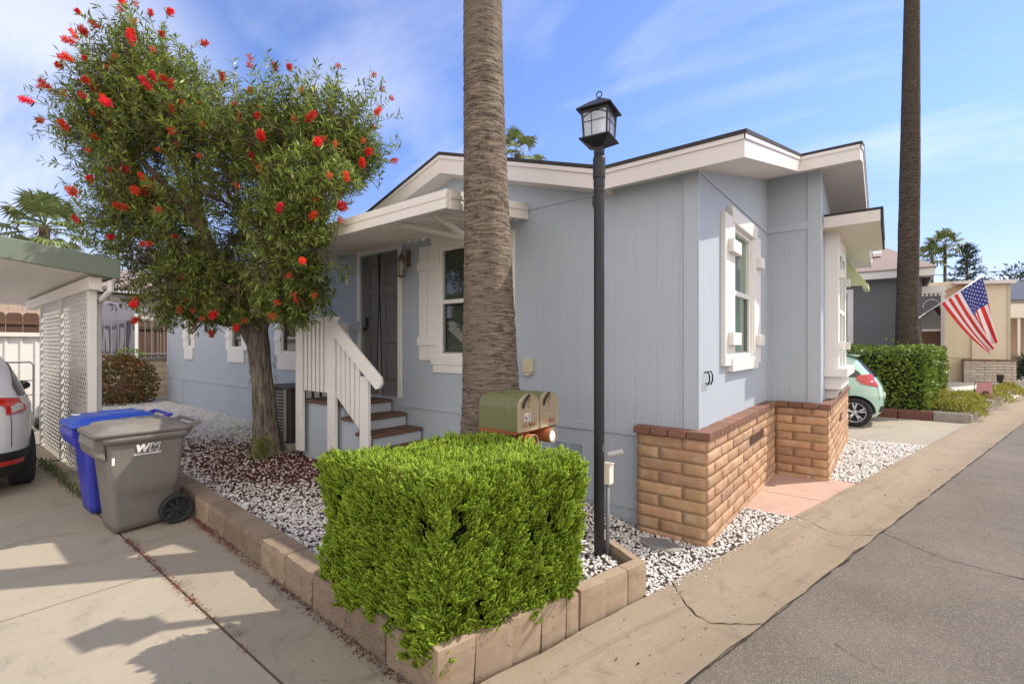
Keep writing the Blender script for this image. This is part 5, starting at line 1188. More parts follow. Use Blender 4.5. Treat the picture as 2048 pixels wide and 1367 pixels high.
    for j, q in enumerate(pickd):
        ob = bpy.data.objects.new('flower', proto[j % 4]); COL.objects.link(ob); ob.parent = T
        dv = Vector(d[q]); ob.location = Vector(tip[q] - o) + Vector(toc[q]) * .05; ob.rotation_mode = 'QUATERNION'; ob.rotation_quaternion = dv.to_track_quat('Z', 'Y'); s = random.uniform(1.1, 1.65); ob.scale = (s, s, s)
    extra = [q for q in cand[::-1] if q not in set(pickd)][:85]; VV, FF = [], []
    for q in extra:
        k = 70; ln, rd = .06, .036; dv = np.array(d[q]); z = RNG.random(k) * ln; rnd_ = unit(np.cross(dv, rnd_unit(k))); b_ = tip[q] + toc[q] * .04 + dv * z[:, None]; e = unit(rnd_ + dv * RNG.uniform(.2, .8, k)[:, None]) * (rd * RNG.uniform(.7, 1.3, k))[:, None]
        s_ = unit(np.cross(e, rnd_unit(k))) * .0022; VV.append(np.stack([b_ - s_ * .6, b_ + s_ * .6, b_ + e + s_ * 1.2, b_ + e - s_ * 1.2], 1).reshape(-1, 3)); FF.append(np.arange(4 * k).reshape(k, 4))
    vv, ff = np_join(list(zip(VV, FF))); setp(link('spent_flowers', np_mesh('spent_flowers', vv - o, ff, M['flower2']), T), 'small orange red spent flowers', kind='stuff')
    # suckers at the foot
    m = 700; a = RNG.uniform(0, 6.28, m); rr = np.abs(RNG.normal(0, .11, m)); fx = o - Fv * .25 + Rv * .05; q = fx + np.stack([rr * np.cos(a) * 1.3, rr * np.sin(a), RNG.random(m) ** 1.4 * .28], 1)
    q2 = o - Rv * .35 - Fv * .1 + np.stack([RNG.normal(0, .14, 160), RNG.normal(0, .14, 160), RNG.random(160) * .42], 1); q = np.concatenate([q, q2]); m = len(q)
    lv, lf = leaves_np(q, rnd_unit(m) * .7 + np.array([0, 0, .6]), rnd_unit(m), RNG.uniform(.035, .08, m), RNG.uniform(.006, .012, m)); link('suckers', np_mesh('suckers', lv - o, lf, M['leafb']), T)
bottlebrush()

# ================================================================== PALMS
def palm_trunk(T, base, pts, rad, m, seg=56, ring=.035, rough=.035, fine_to=5.5):
    """ringed trunk; pts (x,y,z) world, rad per point"""
    z0, z1 = pts[0][2], pts[-1][2]; zs = [z0]
    while zs[-1] < z1: zs.append(zs[-1] + (ring / 2 if zs[-1] < fine_to else .25))
    pz = [p[2] for p in pts]; v = []
    for j, z in enumerate(zs):
        x = np.interp(z, pz, [p[0] for p in pts]); y = np.interp(z, pz, [p[1] for p in pts]); r = np.interp(z, pz, rad)
        for k in range(seg):
            a = 2 * math.pi * k / seg; ca, sa = math.cos(a), math.sin(a)
            rg = mnoise.noise((ca * 1.5, sa * 1.5, z * 24)) + .5 * mnoise.noise((ca * 5, sa * 5, z * 40)); ck = mnoise.noise((ca * 7, sa * 7, z * 2.2))
            big = mnoise.noise((ca * 1.2, sa * 1.2, z * 1.6 + 5)); rr = r * (1 + rough * rg * .9 + rough * .55 * min(0, ck) + .025 * big); v.append((x + rr * ca, y + rr * sa, z))
    n = len(zs); f = [(j * seg + k, j * seg + (k + 1) % seg, (j + 1) * seg + (k + 1) % seg, (j + 1) * seg + k) for j in range(n - 1) for k in range(seg)]
    return link('trunk', np_mesh('trunk', np.array(v) - np.array(ORG[T.name]), np.array(f), m), T, smooth=True)
def palm_crown(T, top, rad, nf, seg=20, leafw=.05, skirt=0, elev=(-35, 80), m='palmleaf', droop=(.22, .5)):
    top = np.array(top, float); V, Fc, k = [], [], 0; PV = []
    for i in range(nf):
        az = i * 2.399 + random.uniform(-.3, .3); el = R_(elev[0] + (elev[1] - elev[0]) * ((i + .5) / nf) + random.uniform(-8, 8)); L_ = rad * random.uniform(.5, .62)
        d = np.array([math.cos(az) * math.cos(el), math.sin(az) * math.cos(el), math.sin(el)]); h = top + d * L_ + np.array([0, 0, -.12 * L_]); PV.append((top, h))
        s = unit(np.cross(d, [0, 0, 1.])[None])[0]; u = np.cross(s, d)
        for q in range(seg):
            a = R_(-115 + 230 * q / (seg - 1)); dd = d * math.cos(a) + s * math.sin(a); ll = rad * .5 * (1 - .28 * (abs(a) / 2.0)) * random.uniform(.9, 1.05)
            mid = h + dd * ll * .55 + u * .06 * ll; tp = h + dd * ll * .96 + np.array([0, 0, -ll * random.uniform(*droop)]) ; wv = np.cross(dd, u) * leafw * rad * .5
            V += [h - wv * .25, h + wv * .25, mid + wv, mid - wv, tp]; Fc.append(((k, k + 1, k + 2, k + 3), (k + 3, k + 2, k + 4))); k += 5
    V = np.array(V); q4 = np.array([f[0] for f in Fc]); q3 = np.array([f[1] for f in Fc])
    link('crown', np_mesh('crown', V - np.array(ORG[T.name]), [q4, q3], M[m]), T)
    bv, bf = tubes_np(np.array([p[0] for p in PV]), np.array([p[1] for p in PV]), np.full(nf, .022 * rad / 2), np.full(nf, .011 * rad / 2), 4)
    mi = [0] * len(bf)
    if skirt:
        n = 260; a = RNG.uniform(0, 6.28, n); z = RNG.uniform(-skirt, .15, n); r = .11 * rad * (1.0 + .5 * np.sin((z / skirt + 1) * 2)); p = top + np.stack([r * np.cos(a), r * np.sin(a), z], 1)
        sv, sf = leaves_np(p, np.stack([np.cos(a) * .6, np.sin(a) * .6, RNG.uniform(-.9, .5, n)], 1), np.stack([np.cos(a), np.sin(a), a * 0 + .3], 1), RNG.uniform(.1, .22, n) * rad * .55, RNG.uniform(.03, .06, n) * rad * .55)
        bv, bl = np_join([(bv, bf), (sv, sf)]); bf = np.concatenate(bl); mi += [1] * n
    link('frond_stalks', np_mesh('frond_stalks', bv - np.array(ORG[T.name]), bf, [M['palmleaf'], M['palmdry']], mi), T)
b = (-2.74, 3.14)
T = thing('palm_tree', 'thick ringed grey palm trunk close behind the mailboxes', 'palm', (*b, .1))
palm_trunk(T, b, [(b[0], b[1], .05), (b[0], b[1], .5), (b[0] + .0, b[1], 1.3), (b[0] - .02, b[1] - .015, 2.4), (b[0] - .05, b[1] - .03, 3.6), (b[0] - .07, b[1] - .04, 5.2), (b[0] - .1, b[1], 14)], [.31, .28, .25, .208, .182, .163, .14], M['palmbark'])
palm_crown(T, (b[0] - .1, b[1], 14), 1.9, 22, 14, skirt=1.)
b = (.36, 16.0)
T = thing('palm_tree', 'tall slim dark palm trunk rising from the leafy hedge', 'palm', (*b, .1))
palm_trunk(T, b, [(b[0], b[1], .1), (b[0], b[1], .9), (b[0], b[1], 1.55), (b[0] - .04, b[1], 2.2), (b[0] - .02, b[1], 3.4), (b[0] + .02, b[1], 6), (b[0] + .06, b[1], 10.5), (b[0] + .1, b[1], 15)], [.36, .32, .285, .235, .225, .215, .165, .14], M['palmbark2'], 32, .09, .02, 11)
palm_crown(T, (b[0] + .1, b[1], 15), 1.9, 20, 14, skirt=1.)
for loc, zt, rd, nf, lab, sk in (((-36.2, 4.4), 8.15, 2.5, 26, 'bushy fan palm with a stubby booted trunk above the green carport edge', 1.3), ((-19.6, 25.2), 14.5, 2.1, 14, 'fan palm crown peeping over the blue house roof', .6), ((-40.5, -.9), 14.2, 1.5, 12, 'palm just inside the left edge of the sky, mostly cut off', .6),
                                 ((5.32, 81), 14.4, 2.6, 20, 'taller of the two distant palms beside the pine', 1.4), ((4.05, 80), 12.7, 2.5, 18, 'shorter of the two distant palms beside the pine', 1.2)):
    T = thing('palm_tree', lab, 'palm', (*loc, 0)); far = loc[1] > 60
    palm_trunk(T, loc, [(*loc, 0), (*loc, zt * .5), (*loc, zt)], [.3, .25, .22] if not far else [.22, .17, .15], M['palmbark2'], 14, .3, .02, 0)
    palm_crown(T, (*loc, zt), rd, nf, 20 if not far else 12, .085 if far else .05, skirt=sk, elev=(-30, 85) if far else (-28, 88), m='palmleaf', droop=(.22, .5) if far else (.12, .40))

# ================================================================== LEFT SIDE: CARPORT, CAR, FENCES
K = thing('carport', 'carport with green edge boards, ribbed white ceiling and white lattice screen', 'carport', (-9.4, 0, 0))
def kz(y): return 2.60 - .118 * (y - .55)            # underside height, falling towards the downspout
KX0, KX1, KY0, KY1 = -12.6, -7.3, -4.2, 1.50
mb = MB(); n = 30
for i in range(n):
    a, b2 = KX0 + (KX1 - .03 - KX0) * i / n, KX0 + (KX1 - .03 - KX0) * (i + 1) / n
    for xa, xb, ha, hb in ((a, a + .02, .03, 0), (a + .02, b2 - .04, 0, 0), (b2 - .04, b2, 0, .03)):
        mb.add([(xa, KY0, kz(KY0) + ha), (xb, KY0, kz(KY0) + hb), (xb, KY1, kz(KY1) + hb), (xa, KY1, kz(KY1) + ha)], [(0, 1, 2, 3)])
mb.prism([(KY0, kz(KY0) + .05), (KY1, kz(KY1) + .05), (KY1, kz(KY1) + .065), (KY0, kz(KY0) + .065)], KX0, KX1 - .03, 0)
mb.build('ribbed_ceiling', M['alu'], K)
mb = MB(); mb.prism([(KY0, kz(KY0) - .03), (KY1 + .05, kz(KY1) - .03), (KY1 + .05, kz(KY1) + .205), (KY0, kz(KY0) + .215)], KX1 - .03, KX1, 0)
mb.box(KX0, KX1 - .03, KY1 + .02, KY1 + .05, kz(KY1) + .0, kz(KY1) + .19); mb.build('fascia', M['greenfascia'], K, bevel=.01)
mb = MB(); mb.box(KX0, KX1 - .12, 1.28, 1.40, kz(1.35) - .18, kz(1.35) - .03); mb.build('beam', M['alu'], K, bevel=.004)
for x in (-11.15, -9.38, -7.62): mb = MB(); mb.box(x - .05, x + .05, 1.30, 1.38, -.02, kz(1.35) - .18); mb.build('post', M['white'], K, bevel=.004)
mb = MB(); mb.tube([(-7.36, 1.47, 2.44), (-7.37, 1.47, 2.32), (-7.45, 1.45, 2.28), (-7.66, 1.42, 2.2), (-7.70, 1.415, 2.12), (-7.70, 1.415, .05)], .035, 8); mb.build('downspout', M['white'], K)
mb = MB()
for x0, x1 in ((-11.1, -9.43), (-9.33, -7.67)):
    z0, z1 = .04, 2.36; wd = .022
    for sg, yy in ((1, 1.331), (-1, 1.336)):
        c = x0 - (z1 - z0)
        c = c - (c % .118)
        while c < x1 + (z1 - z0):
            # line x = c + (z - z0) (sg=1) or x = c - (z - z0) (sg=-1)
            if sg > 0: za, zb = max(z0, z0 + x0 - c), min(z1, z0 + x1 - c); f = lambda z: c + (z - z0)
            else: za, zb = max(z0, z0 + c - x1), min(z1, z0 + c - x0); f = lambda z: c - (z - z0)
            if zb - za > .02: mb.prism([(f(za) - wd, za), (f(za) + wd, za), (f(zb) + wd, zb), (f(zb) - wd, zb)], yy - .0022, yy + .0022, 1)
            c += .118
mb.build('lattice_screen', M['white'], K)
# weeds along the joint under the lattice
x = RNG.uniform(-9.6, -6.9, 420); y = 1.12 + RNG.normal(0, .03, 420); d = rnd_unit(420) * .5 + np.array([0, 0, .7]); v, f = leaves_np(np.stack([x, y, 0 * x], 1), d, rnd_unit(420), RNG.uniform(.03, .12, 420), RNG.uniform(.006, .014, 420))
setp(link('weeds', np_mesh('weeds', v, f, M['weed'])), 'weeds growing along the driveway joint below the lattice screen', 'weeds', kind='stuff')

# ---------------------------------------------------------------- cars: body lofted from horizontal slices
def car(loc, Ln, W_, Hh, prof, paint, label, wheel_r, wb, rear_oh, cladding, lens):
    """rear at local x=0 facing +X, nose towards -X; prof rows: z, rear x, front x, half width"""
    T = thing('parked_car', label, 'car', loc); O = Vector(loc)
    prof = np.array(prof); zs = np.linspace(prof[0, 0], prof[-1, 0], 46)
    def row(z): return [np.interp(z, prof[:, 0], prof[:, k]) for k in (1, 2, 3)]
    NT = 96
    def sp(th, z, off=0.):
        xr, xf, hw = row(z); cx, hx = (xr + xf) / 2, (xr - xf) / 2; c, s = math.cos(th), math.sin(th); pw = .42 if z < Hh * .62 else .5
        f = lambda c, s: Vector((cx + (hx) * math.copysign(abs(c) ** pw, c), hw * math.copysign(abs(s) ** pw, s), z))
        p = f(c, s)
        if off:
            e = .01; q = f(math.cos(th + e), math.sin(th + e)); xr2, xf2, hw2 = row(z + .01); cx2, hx2 = (xr2 + xf2) / 2, (xr2 - xf2) / 2
            p2 = Vector((cx2 + hx2 * math.copysign(abs(c) ** pw, c), hw2 * math.copysign(abs(s) ** pw, s), z + .01)); nn = (q - p).cross(p2 - p)
            if nn.length > 1e-9: nn.normalize(); p = p + nn * off
        return p
    def inset(z): return 0
    mb = MB(); mb.loft([[sp(2 * math.pi * k / NT, z) + O for k in range(NT)] for z in zs])
    bd = mb.build('body', [paint, M['blackpl']], T, smooth=True)
    # wheel arches cut out
    cutb = MB(); cutb.mi = 1
    for sx in (-rear_oh, -rear_oh - wb):
        for sy in (-1, 1):
            r = wheel_r + .05; cutb.loft([[O + Vector((sx + r * math.cos(R_(a)), sy * yy, wheel_r + r * math.sin(R_(a)))) for a in range(0, 360, 12)] for yy in ((W_ / 2 - .24), (W_ / 2 + .2))])
    ct = cutb.build('cut', [paint, M['blackpl']], T)
    md = bd.modifiers.new('b', 'BOOLEAN'); md.operation = 'DIFFERENCE'; md.object = ct; md.solver = 'EXACT'
    bpy.context.view_layer.update(); me = bpy.data.meshes.new_from_object(bd.evaluated_get(bpy.context.evaluated_depsgraph_get())); bd.modifiers.clear(); bd.data = me; bpy.data.objects.remove(ct)
    def patch(name, ths, zz, m, off=.006, par=None, shape=None):
        nu, nz = 18, 10; v = []
        for j in range(nz + 1):
            for i in range(nu + 1):
                s, t = i / nu, j / nz; th, z = shape(s, t) if shape else (R_(ths[0] + (ths[1] - ths[0]) * s), zz[0] + (zz[1] - zz[0]) * t)
                v.append(sp(th, z, off))
        n = nu + 1; f = [(j * n + i, j * n + i + 1, (j + 1) * n + i + 1, (j + 1) * n + i) for j in range(nz) for i in range(nu)]
        return link(name, np_mesh(name, v, np.array(f), m), par or T, smooth=True)
    zb, zt = Hh * .66, Hh * .92
    patch('rear_window', (-24, 24), (zb + .02, zt + .02), M['carglass'])
    for sg in (1, -1):
        patch('side_window', None, None, M['carglass'], .006, None, lambda s, t: (R_(sg * (46 + 62 * s)), zb + .02 + (zt - zb - .04) * t * (.25 + .75 * min(1, s * 2.2 + .1))))
        tl = patch('tail_light', None, None, M['redlens'], .02, None, lambda s, t, sg=sg: (R_(sg * (lens[0] + (lens[1] - lens[0]) * (s if sg > 0 else s))), lens[2] + (lens[3] - lens[2]) * ((t * (1 - .35 * s) + .25 * s) if not cladding else (t * (1 - .25 * s) + .12 * s))))
        patch('reverse_lens', None, None, M['clearlens'] if cladding else M['redlens'], .024, tl, lambda s, t, sg=sg: (R_(sg * (lens[0] + 4 + (lens[1] - lens[0] - 9) * s)), lens[2] + .012 + (lens[3] - lens[2]) * .42 * t * (1 - .25 * s) + .04 * s))
        if cladding: patch('reflector', (sg * 16, sg * 40), (.365, .415), M['redlens'], .026)
    if cladding:
        patch('bumper_cladding', (-100, 100), (.22, .50), M['blackpl'], .014)
    else: patch('rear_trim', (-22, 22), (.30, .42), M['blackpl'], .01); patch('plate_recess', (-9, 9), (.56, .68), M['whitelogo'], .008)
    # seams of hatch
    def seam(th0, z0, z1):
        mb = MB(); mb.tube([sp(R_(th0), z0 + (z1 - z0) * k / 12, .001) + O for k in range(13)], .004, 4); return mb.build('seam', M['ink'], T)
    for sg in (1, -1): seam(sg * 27, .55, zb + .0); seam(sg * (66 if not cladding else 72), .42, zb)
    # spoiler over the rear window
    xr, xf, hw = row(zt + .05); mb = MB(); mb.loft([[O + Vector((xr + .10 - .02 * (2 * abs(k - 6) / 12) ** 2, (k - 6) / 6 * hw * .86, zt + .055 + z_)) for k in range(13)] + [O + Vector((xr - .16, (6 - k) / 6 * hw * .86, zt + .085 + z_ * .6)) for k in range(13)] for z_ in (0, .022)]); mb.build('spoiler', paint, T, smooth=True)
    mb = MB(); mb.tube([O + Vector((row(zb)[0] + .03, 0, zb + .04)), O + Vector((row(zb + .1)[0] + .02, -.22, zb + .13))], .008, 5); mb.build('rear_wiper', M['blackpl'], T)
    for sx in (-rear_oh, -rear_oh - wb):
        for sy in (-1, 1):
            c = O + Vector((sx, sy * (W_ / 2 - .11), wheel_r)); n = 36
            rg = lambda dy, r: [c + Vector((r * math.cos(2 * math.pi * k / n), sy * dy, r * math.sin(2 * math.pi * k / n))) for k in range(n)]
            mb = MB(); mb.loft([rg(-.1, wheel_r * .7), rg(-.1, wheel_r * .95), rg(-.08, wheel_r), rg(.07, wheel_r), rg(.095, wheel_r * .95), rg(.1, wheel_r * .72), rg(.07, wheel_r * .66)]); wh = mb.build('wheel', M['rubber'], T, smooth=True)
            mb = MB(); mb.loft([rg(.074, wheel_r * .66), rg(.09, wheel_r * .69), rg(.092, wheel_r * .66), rg(.06, wheel_r * .62), rg(.055, .02)], cap=False)
            mb.loft([rg(.03, .06), rg(.078, .055), rg(.085, .03)])
            rim = mb.build('rim', M['alloy'] , wh, smooth=True)
            mb = MB()
            for k in range(5):
                a = 2 * math.pi * k / 5 + .3
                for da in (-.18, .18):
                    p = c + Vector((.04 * math.cos(a), sy * .085, .04 * math.sin(a))); q = c + Vector((wheel_r * .64 * math.cos(a + da), sy * .083, wheel_r * .64 * math.sin(a + da))); mb.tube([p, q], [.02, .014], 6)
            mb.build('spokes', M['alloy'], wh, smooth=True)
            mb = MB(); mb.loft([rg(.058, wheel_r * .6), rg(.061, .02)]); mb.build('brake_shadow_plate', M['blackpl'], wh)
    for sy in (-1, 1):
        z = Hh * .655; xm = -Ln * .70; mb = MB(); mb.loft([rrect(.05 * k, .05 * k, .03 * k, 0, 0, 0, 3) for k in (1,)] * 1 + []) if False else None
        c = O + Vector((xm, sy * (W_ / 2 + .10), z)); mb.loft([[c + Vector((dx + rx * .75 * math.cos(R_(a)) * 0 + (.0), sy * (.105 * math.cos(R_(a)) * k), .07 * math.sin(R_(a)) * k)) for a in range(0, 360, 20)] for dx, k in ((-.08, .5), (-.06, .85), (0, 1.), (.045, .97), (.05, .9))] if True else [])
        mb.box(c.x - .03, c.x + .02, c.y - sy * .16 if sy > 0 else c.y, c.y if sy > 0 else c.y + .16, z - .045, z - .015); mb.build('door_mirror', M['blackpl'], T, smooth=True)
    return T
rx = 0
car((-7.42, .02, 0), 4.3, 1.77, 1.61, [(.20, -.10, -4.15, .74), (.27, -.05, -4.2, .84), (.42, 0, -4.28, .875), (.6, .0, -4.3, .885), (.80, -.02, -4.28, .885), (.95, -.06, -4.1, .88), (1.0, -.075, -3.75, .87), (1.06, -.11, -3.15, .84), (1.25, -.28, -2.8, .77), (1.42, -.45, -2.45, .70), (1.52, -.56, -2.15, .64), (1.58, -.72, -1.9, .55), (1.605, -1.0, -1.6, .4), (1.61, -1.2, -1.4, .2)],
    M['carwhite'], 'white car with black bumper cladding parked under the carport', .335, 2.6, .80, True, (22, 44, .90, 1.08))
car((-.10, 12.62, .02), 3.6, 1.6, 1.48, [(.19, -.12, -3.4, .68), (.28, -.05, -3.5, .76), (.42, -.01, -3.58, .79), (.62, .0, -3.6, .80), (.80, -.03, -3.55, .80), (.93, -.10, -3.4, .795), (1.0, -.13, -3.1, .785), (1.06, -.17, -2.75, .765), (1.2, -.29, -2.45, .70), (1.33, -.40, -2.15, .64), (1.41, -.50, -1.9, .58), (1.455, -.62, -1.7, .50), (1.475, -.8, -1.5, .38), (1.48, -.95, -1.3, .2)],
    M['carmint'], 'mint green hatchback parked beside the blue house', .29, 2.37, .48, False, (24, 52, .80, 1.06))

# hand truck against the shed behind the car
T = thing('hand_truck', 'grey tubular hand truck standing by the white shed', 'hand truck', (-13.2, 1.0, 0)); hx, hy = -13.2, 1.35
mb = MB(); mb.tube([(hx, hy - .33, .1), (hx, hy - .33, 1.28), (hx, hy - .28, 1.34), (hx, hy + .05, 1.34), (hx, hy + .1, 1.28), (hx, hy + .1, .1)], .018, 8)
for z in (.35, .7, .98): mb.tube([(hx, hy - .33, z), (hx, hy + .1, z)], .013, 6)
mb.build('frame', M['grey'], T); mb = MB(); mb.box(hx, hx + .2, hy - .36, hy + .13, .02, .035); mb.build('toe_plate', M['grey'], T)
for s in (-.38, .15): mb = MB(); mb.tube([(hx - .08, hy + s - .025, .12), (hx - .08, hy + s + .025, .12)], .12, 16); mb.build('wheel', M['rubber'], T)
# white sheet-metal shed
T = thing('garden_shed', 'white ribbed metal shed with brown door gap at the end of the carport', 'shed', (-15.6, -.5, 0))
mb = MB(); mb.box(-16.4, -15.02, -3.5, 1.80, 0, 1.86)
y = -3.5
while y < 1.75: mb.box(-15.02, -14.995, y, y + .045, .02, 1.84); y += .235
mb.build('wall', M['white'], T, bevel=.003)
mb = MB(); mb.box(-15.0, -14.985, .93, 1.06, .02, 1.86); mb.box(-15.0, -14.98, .52, .60, .02, 1.86); mb.build('door_jamb', M['tread'], T)
mb = MB(); mb.box(-16.45, -14.93, -3.6, 1.83, 1.86, 1.95); mb.build('roof_edge', M['alu'], T, bevel=.005)
# dog-eared picket fence and the pink fence behind it
def pickets(name, label, m, X, y0, y1, z0, z1, wd, dog=.05, brk=False):
    mb = MB(); y = y0; i = 0
    while y < y1 - .02:
        w2 = min(wd, y1 - y) - .012; zt = z1 + random.uniform(-.02, .02)
        mb.prism([(y, z0), (y + w2, z0), (y + w2, zt - dog), (y + w2 - dog, zt), (y + dog, zt), (y, zt - dog)], X + random.uniform(-.006, .006), X + .02, 0); y += wd; i += 1
    mb.box(X + .021, X + .06, y0, y1, z0 + .1, z0 + .18); mb.box(X + .021, X + .06, y0, y1, z1 - .3, z1 - .22)
    return setp(mb.build(name, m, loc=(X, (y0 + y1) / 2, z0)), label, 'fence')
pickets('picket_fence', 'dark weathered dog-eared picket fence above the white shed', M['wood'], -17.2, -4, 2.0, .9, 2.5, .30)
pickets('board_fence', 'pink stained board fence rising behind the dark pickets', M['woodpink'], -17.9, -5, 2.5, .9, 2.72, .26, .004)
# retaining wall, railing, shade cloth, neighbour behind
T = thing('retaining_wall', 'tan block retaining wall with a cap behind the round bush', 'wall', (-16.5, 5, .1))
mb = MB(); brick_run(mb, 0, -16.4, 1.9, 9.0, .1, 1.25, 1, .4, .195, .012); mb.build('blocks', M['retw'], T); mb = MB(); mb.box(-16.7, -16.402, 1.9, 9, .05, 1.245); mb.build('core', M['retw'], T); mb = MB(); mb.box(-16.75, -16.35, 1.88, 9, 1.25, 1.33); mb.build('cap', M['conc_post'], T, bevel=.005)
T = thing('metal_railing', 'grey metal railing on top of the tan retaining wall', 'railing', (-16.55, 5, 1.33))
mb = MB(); mb.box(-16.57, -16.53, 1.9, 9, 2.36, 2.41); mb.box(-16.57, -16.53, 1.9, 9, 1.42, 1.46)
y = 1.95
while y < 9: mb.box(-16.56, -16.54, y, y + .022, 1.33, 2.37); y += .15
mb.build('balusters', M['grey'], T); mb = MB(); mb.box(-16.59, -16.51, 3.82, 3.89, 1.33, 2.55); mb.build('post', M['white'], T)
v = []; nu, nz = 24, 20
for j in range(nz + 1):
    for i in range(nu + 1): s, t = i / nu, j / nz; v.append((-16.68 + .03 * math.sin(s * 19) * t + .02 * math.sin(s * 7 + t * 5), 2.7 + 1.14 * s, 2.86 - t * (1.3 + .22 * s)))
n = nu + 1; o = link('shade_cloth', np_mesh('shade_cloth', v, np.array([(j * n + i, j * n + i + 1, (j + 1) * n + i + 1, (j + 1) * n + i) for j in range(nz) for i in range(nu)]), M['cloth']), smooth=True)
md = o.modifiers.new('s', 'SOLIDIFY'); md.thickness = .006; setp(o, 'purple grey shade cloth hanging behind the metal railing', 'shade cloth')
T = thing('dark_slat_screen', 'dark stacked roof tiles and slats showing under the shade cloth', 'tile stack', (-17.1, 3.4, 1.3))
mb = MB()
for i in range(9): mb.box(-17.2 - .01 * i, -16.95, 2.2, 4.0, 1.34 + i * .05, 1.37 + i * .05)
mb.build('slats', M['blackpl'], T)
pickets('brown_fence', 'brown upright board fence seen between railing and blue house', M['wood'], -17.6, 3.95, 9, 1.2, 2.45, .19, .004)
T = thing('neighbour_house', 'neighbouring house roof with white eave behind the shade cloth', 'house', (-21, 4, .5))
mb = MB(); mb.box(-26, -19.3, .5, 12, .4, 3.3); mb.build('wall', M['stonebr'], T); mb = MB(); mb.prism([(.2, 3.34), (12.2, 3.34), (12.2, 3.46), (.2, 3.46)], -19.25, -18.9, 0); mb.build('eave', M['white'], T)
mb = MB(); mb.prism([(-26.5, 3.5), (-18.85, 3.44), (-18.85, 3.5), (-22.7, 4.5), (-26.5, 3.6)], .1, 12.3, 1); mb.build('roof', M['shingle_tan'], T)
T = thing('vent_pipe', 'thin grey vent pipe standing behind the left side of the tree', 'pipe', (-18.5, 4.0, 3))
mb = MB(); mb.tube([(-19.8, 4.15, 3.4), (-19.8, 4.15, 6.1)], .03, 8); mb.build('pipe', M['grey'], T); mb = MB(); mb.tube([(-19.8, 4.15, 6.1), (-19.8, 4.15, 6.16)], .05, 8); mb.build('pipe_cap', M['grey'], T)
def leaf_blob(T, name, c, rad, n, m, L0, L1, W0, W1, core=None, shape=.35, up=.2):
    c = np.array(c); u = rnd_unit(n); r = 1 - RNG.random(n) ** 2 * shape; ns = np.array([1 + .16 * mnoise.noise(tuple(q * 3.1)) + .08 * mnoise.noise(tuple(q * 8)) for q in u])
    p = c + u * np.array(rad) * (r * ns)[:, None]; p = p[p[:, 2] > c[2] - rad[2] * .92]; n = len(p)
    v, f = leaves_np(p, unit(p - c) + rnd_unit(n) * .8 + np.array([0, 0, up]), rnd_unit(n) + unit(p - c), RNG.uniform(L0, L1, n), RNG.uniform(W0, W1, n)); org = np.array(ORG[T.name])
    return link(name, np_mesh(name, v - org, f, m), T)
T = thing('round_bush', 'round red and green bush in front of the tan retaining wall', 'bush', (-15.1, 3.3, .1))
leaf_blob(T, 'foliage', (-15.1, 3.2, .70), (.74, .74, .70), 4600, M['redbush'], .05, .10, .03, .055, shape=.5)
mb = MB(); mb.tube([(-15.1, 3.3, .05), (-15.1, 3.3, .5), (-15.1, 3.3, .9)], [.1, .25, .1], 10); mb.build('stem', M['twig'], T)
T = thing('leafy_weed', 'bright green weed sprouting on top of the tan wall', 'plant', (-16.3, 3.7, 1.3)); leaf_blob(T, 'foliage', (-16.45, 3.7, 1.42), (.15, .3, .16), 260, M['ivy'], .05, .09, .02, .04)

# ================================================================== RIGHT SIDE: HEDGE, PLANTER, NEIGHBOURS, FLAGS
T = thing('leafy_hedge', 'clipped dark green leafy hedge behind the mint hatchback', 'hedge', (-1.5, 15.0, .15))
def box_leaves(x0, x1, y0, y1, z0, z1, n, sk):
    """points over a box shell, right end slanted with the kerb"""
    P, Nn = [], []
    for ax, val, nr in ((1, y0, (0, -1, 0)), (0, x1, (1, 0, 0)), (2, z1, (0, 0, 1))):
        k = int(n * {1: .5, 0: .2, 2: .3}[ax]); s, t = RNG.random(k), RNG.random(k)
        if ax == 1: p = np.stack([x0 + (x1 - x0) * s, np.full(k, y0), z0 + (z1 - z0) * t], 1)
        elif ax == 0: p = np.stack([np.full(k, x1), y0 + (y1 - y0) * s, z0 + (z1 - z0) * t], 1)
        else: p = np.stack([x0 + (x1 - x0) * s, y0 + (y1 - y0) * t, np.full(k, z1)], 1)
        P.append(p); Nn.append(np.tile(np.array(nr, float), (k, 1)))
    P, Nn = np.concatenate(P), np.concatenate(Nn); lm = np.array([mnoise.noise(tuple(q * 2.2)) + .6 * mnoise.noise(tuple(q * 6)) for q in P]); P = P + Nn * (lm * .07 - RNG.random(len(P)) ** 2 * .14)[:, None]
    P[:, 0] += sk * (P[:, 1] - y0); return P, Nn
P_, N_ = box_leaves(-6, .62, 14.1, 15.9, .16, 1.62, 15000, .24)
v, f = leaves_np(P_, N_ * .8 + rnd_unit(len(P_)) + np.array([0, 0, .25]), rnd_unit(len(P_)) * .7 + N_, RNG.uniform(.05, .10, len(P_)), RNG.uniform(.03, .055, len(P_)))
k = RNG.random((60, 3)) * np.array([6.2, 1.6, .22]) + np.array([-5.6, 14.2, 1.62]); v2, f2 = leaves_np(np.repeat(k, 4, 0), rnd_unit(240) * .6 + np.array([0, 0, .7]), rnd_unit(240), RNG.uniform(.05, .09, 240), RNG.uniform(.03, .05, 240))
vv, ff = np_join([(v, f), (v2, f2)]); link('foliage', np_mesh('foliage', vv - np.array(ORG[T.name]), ff, M['ivy']), T)
mb = MB(); mb.loft([[(-6, 14.22, z), (.5 - .0, 14.22, z), (.90, 15.8, z), (-6, 15.8, z)] for z in (.12, 1.46)]); mb.build('dark_core', M['hedgecore'], T)  # solid near-black block, painted-in shade behind the leaves
M['oldcurb'] = mk_concrete('old_curb_red', (.16, .075, .06), (.08, .05, .045), (.25, .19, .16), 1.5, 2.5)
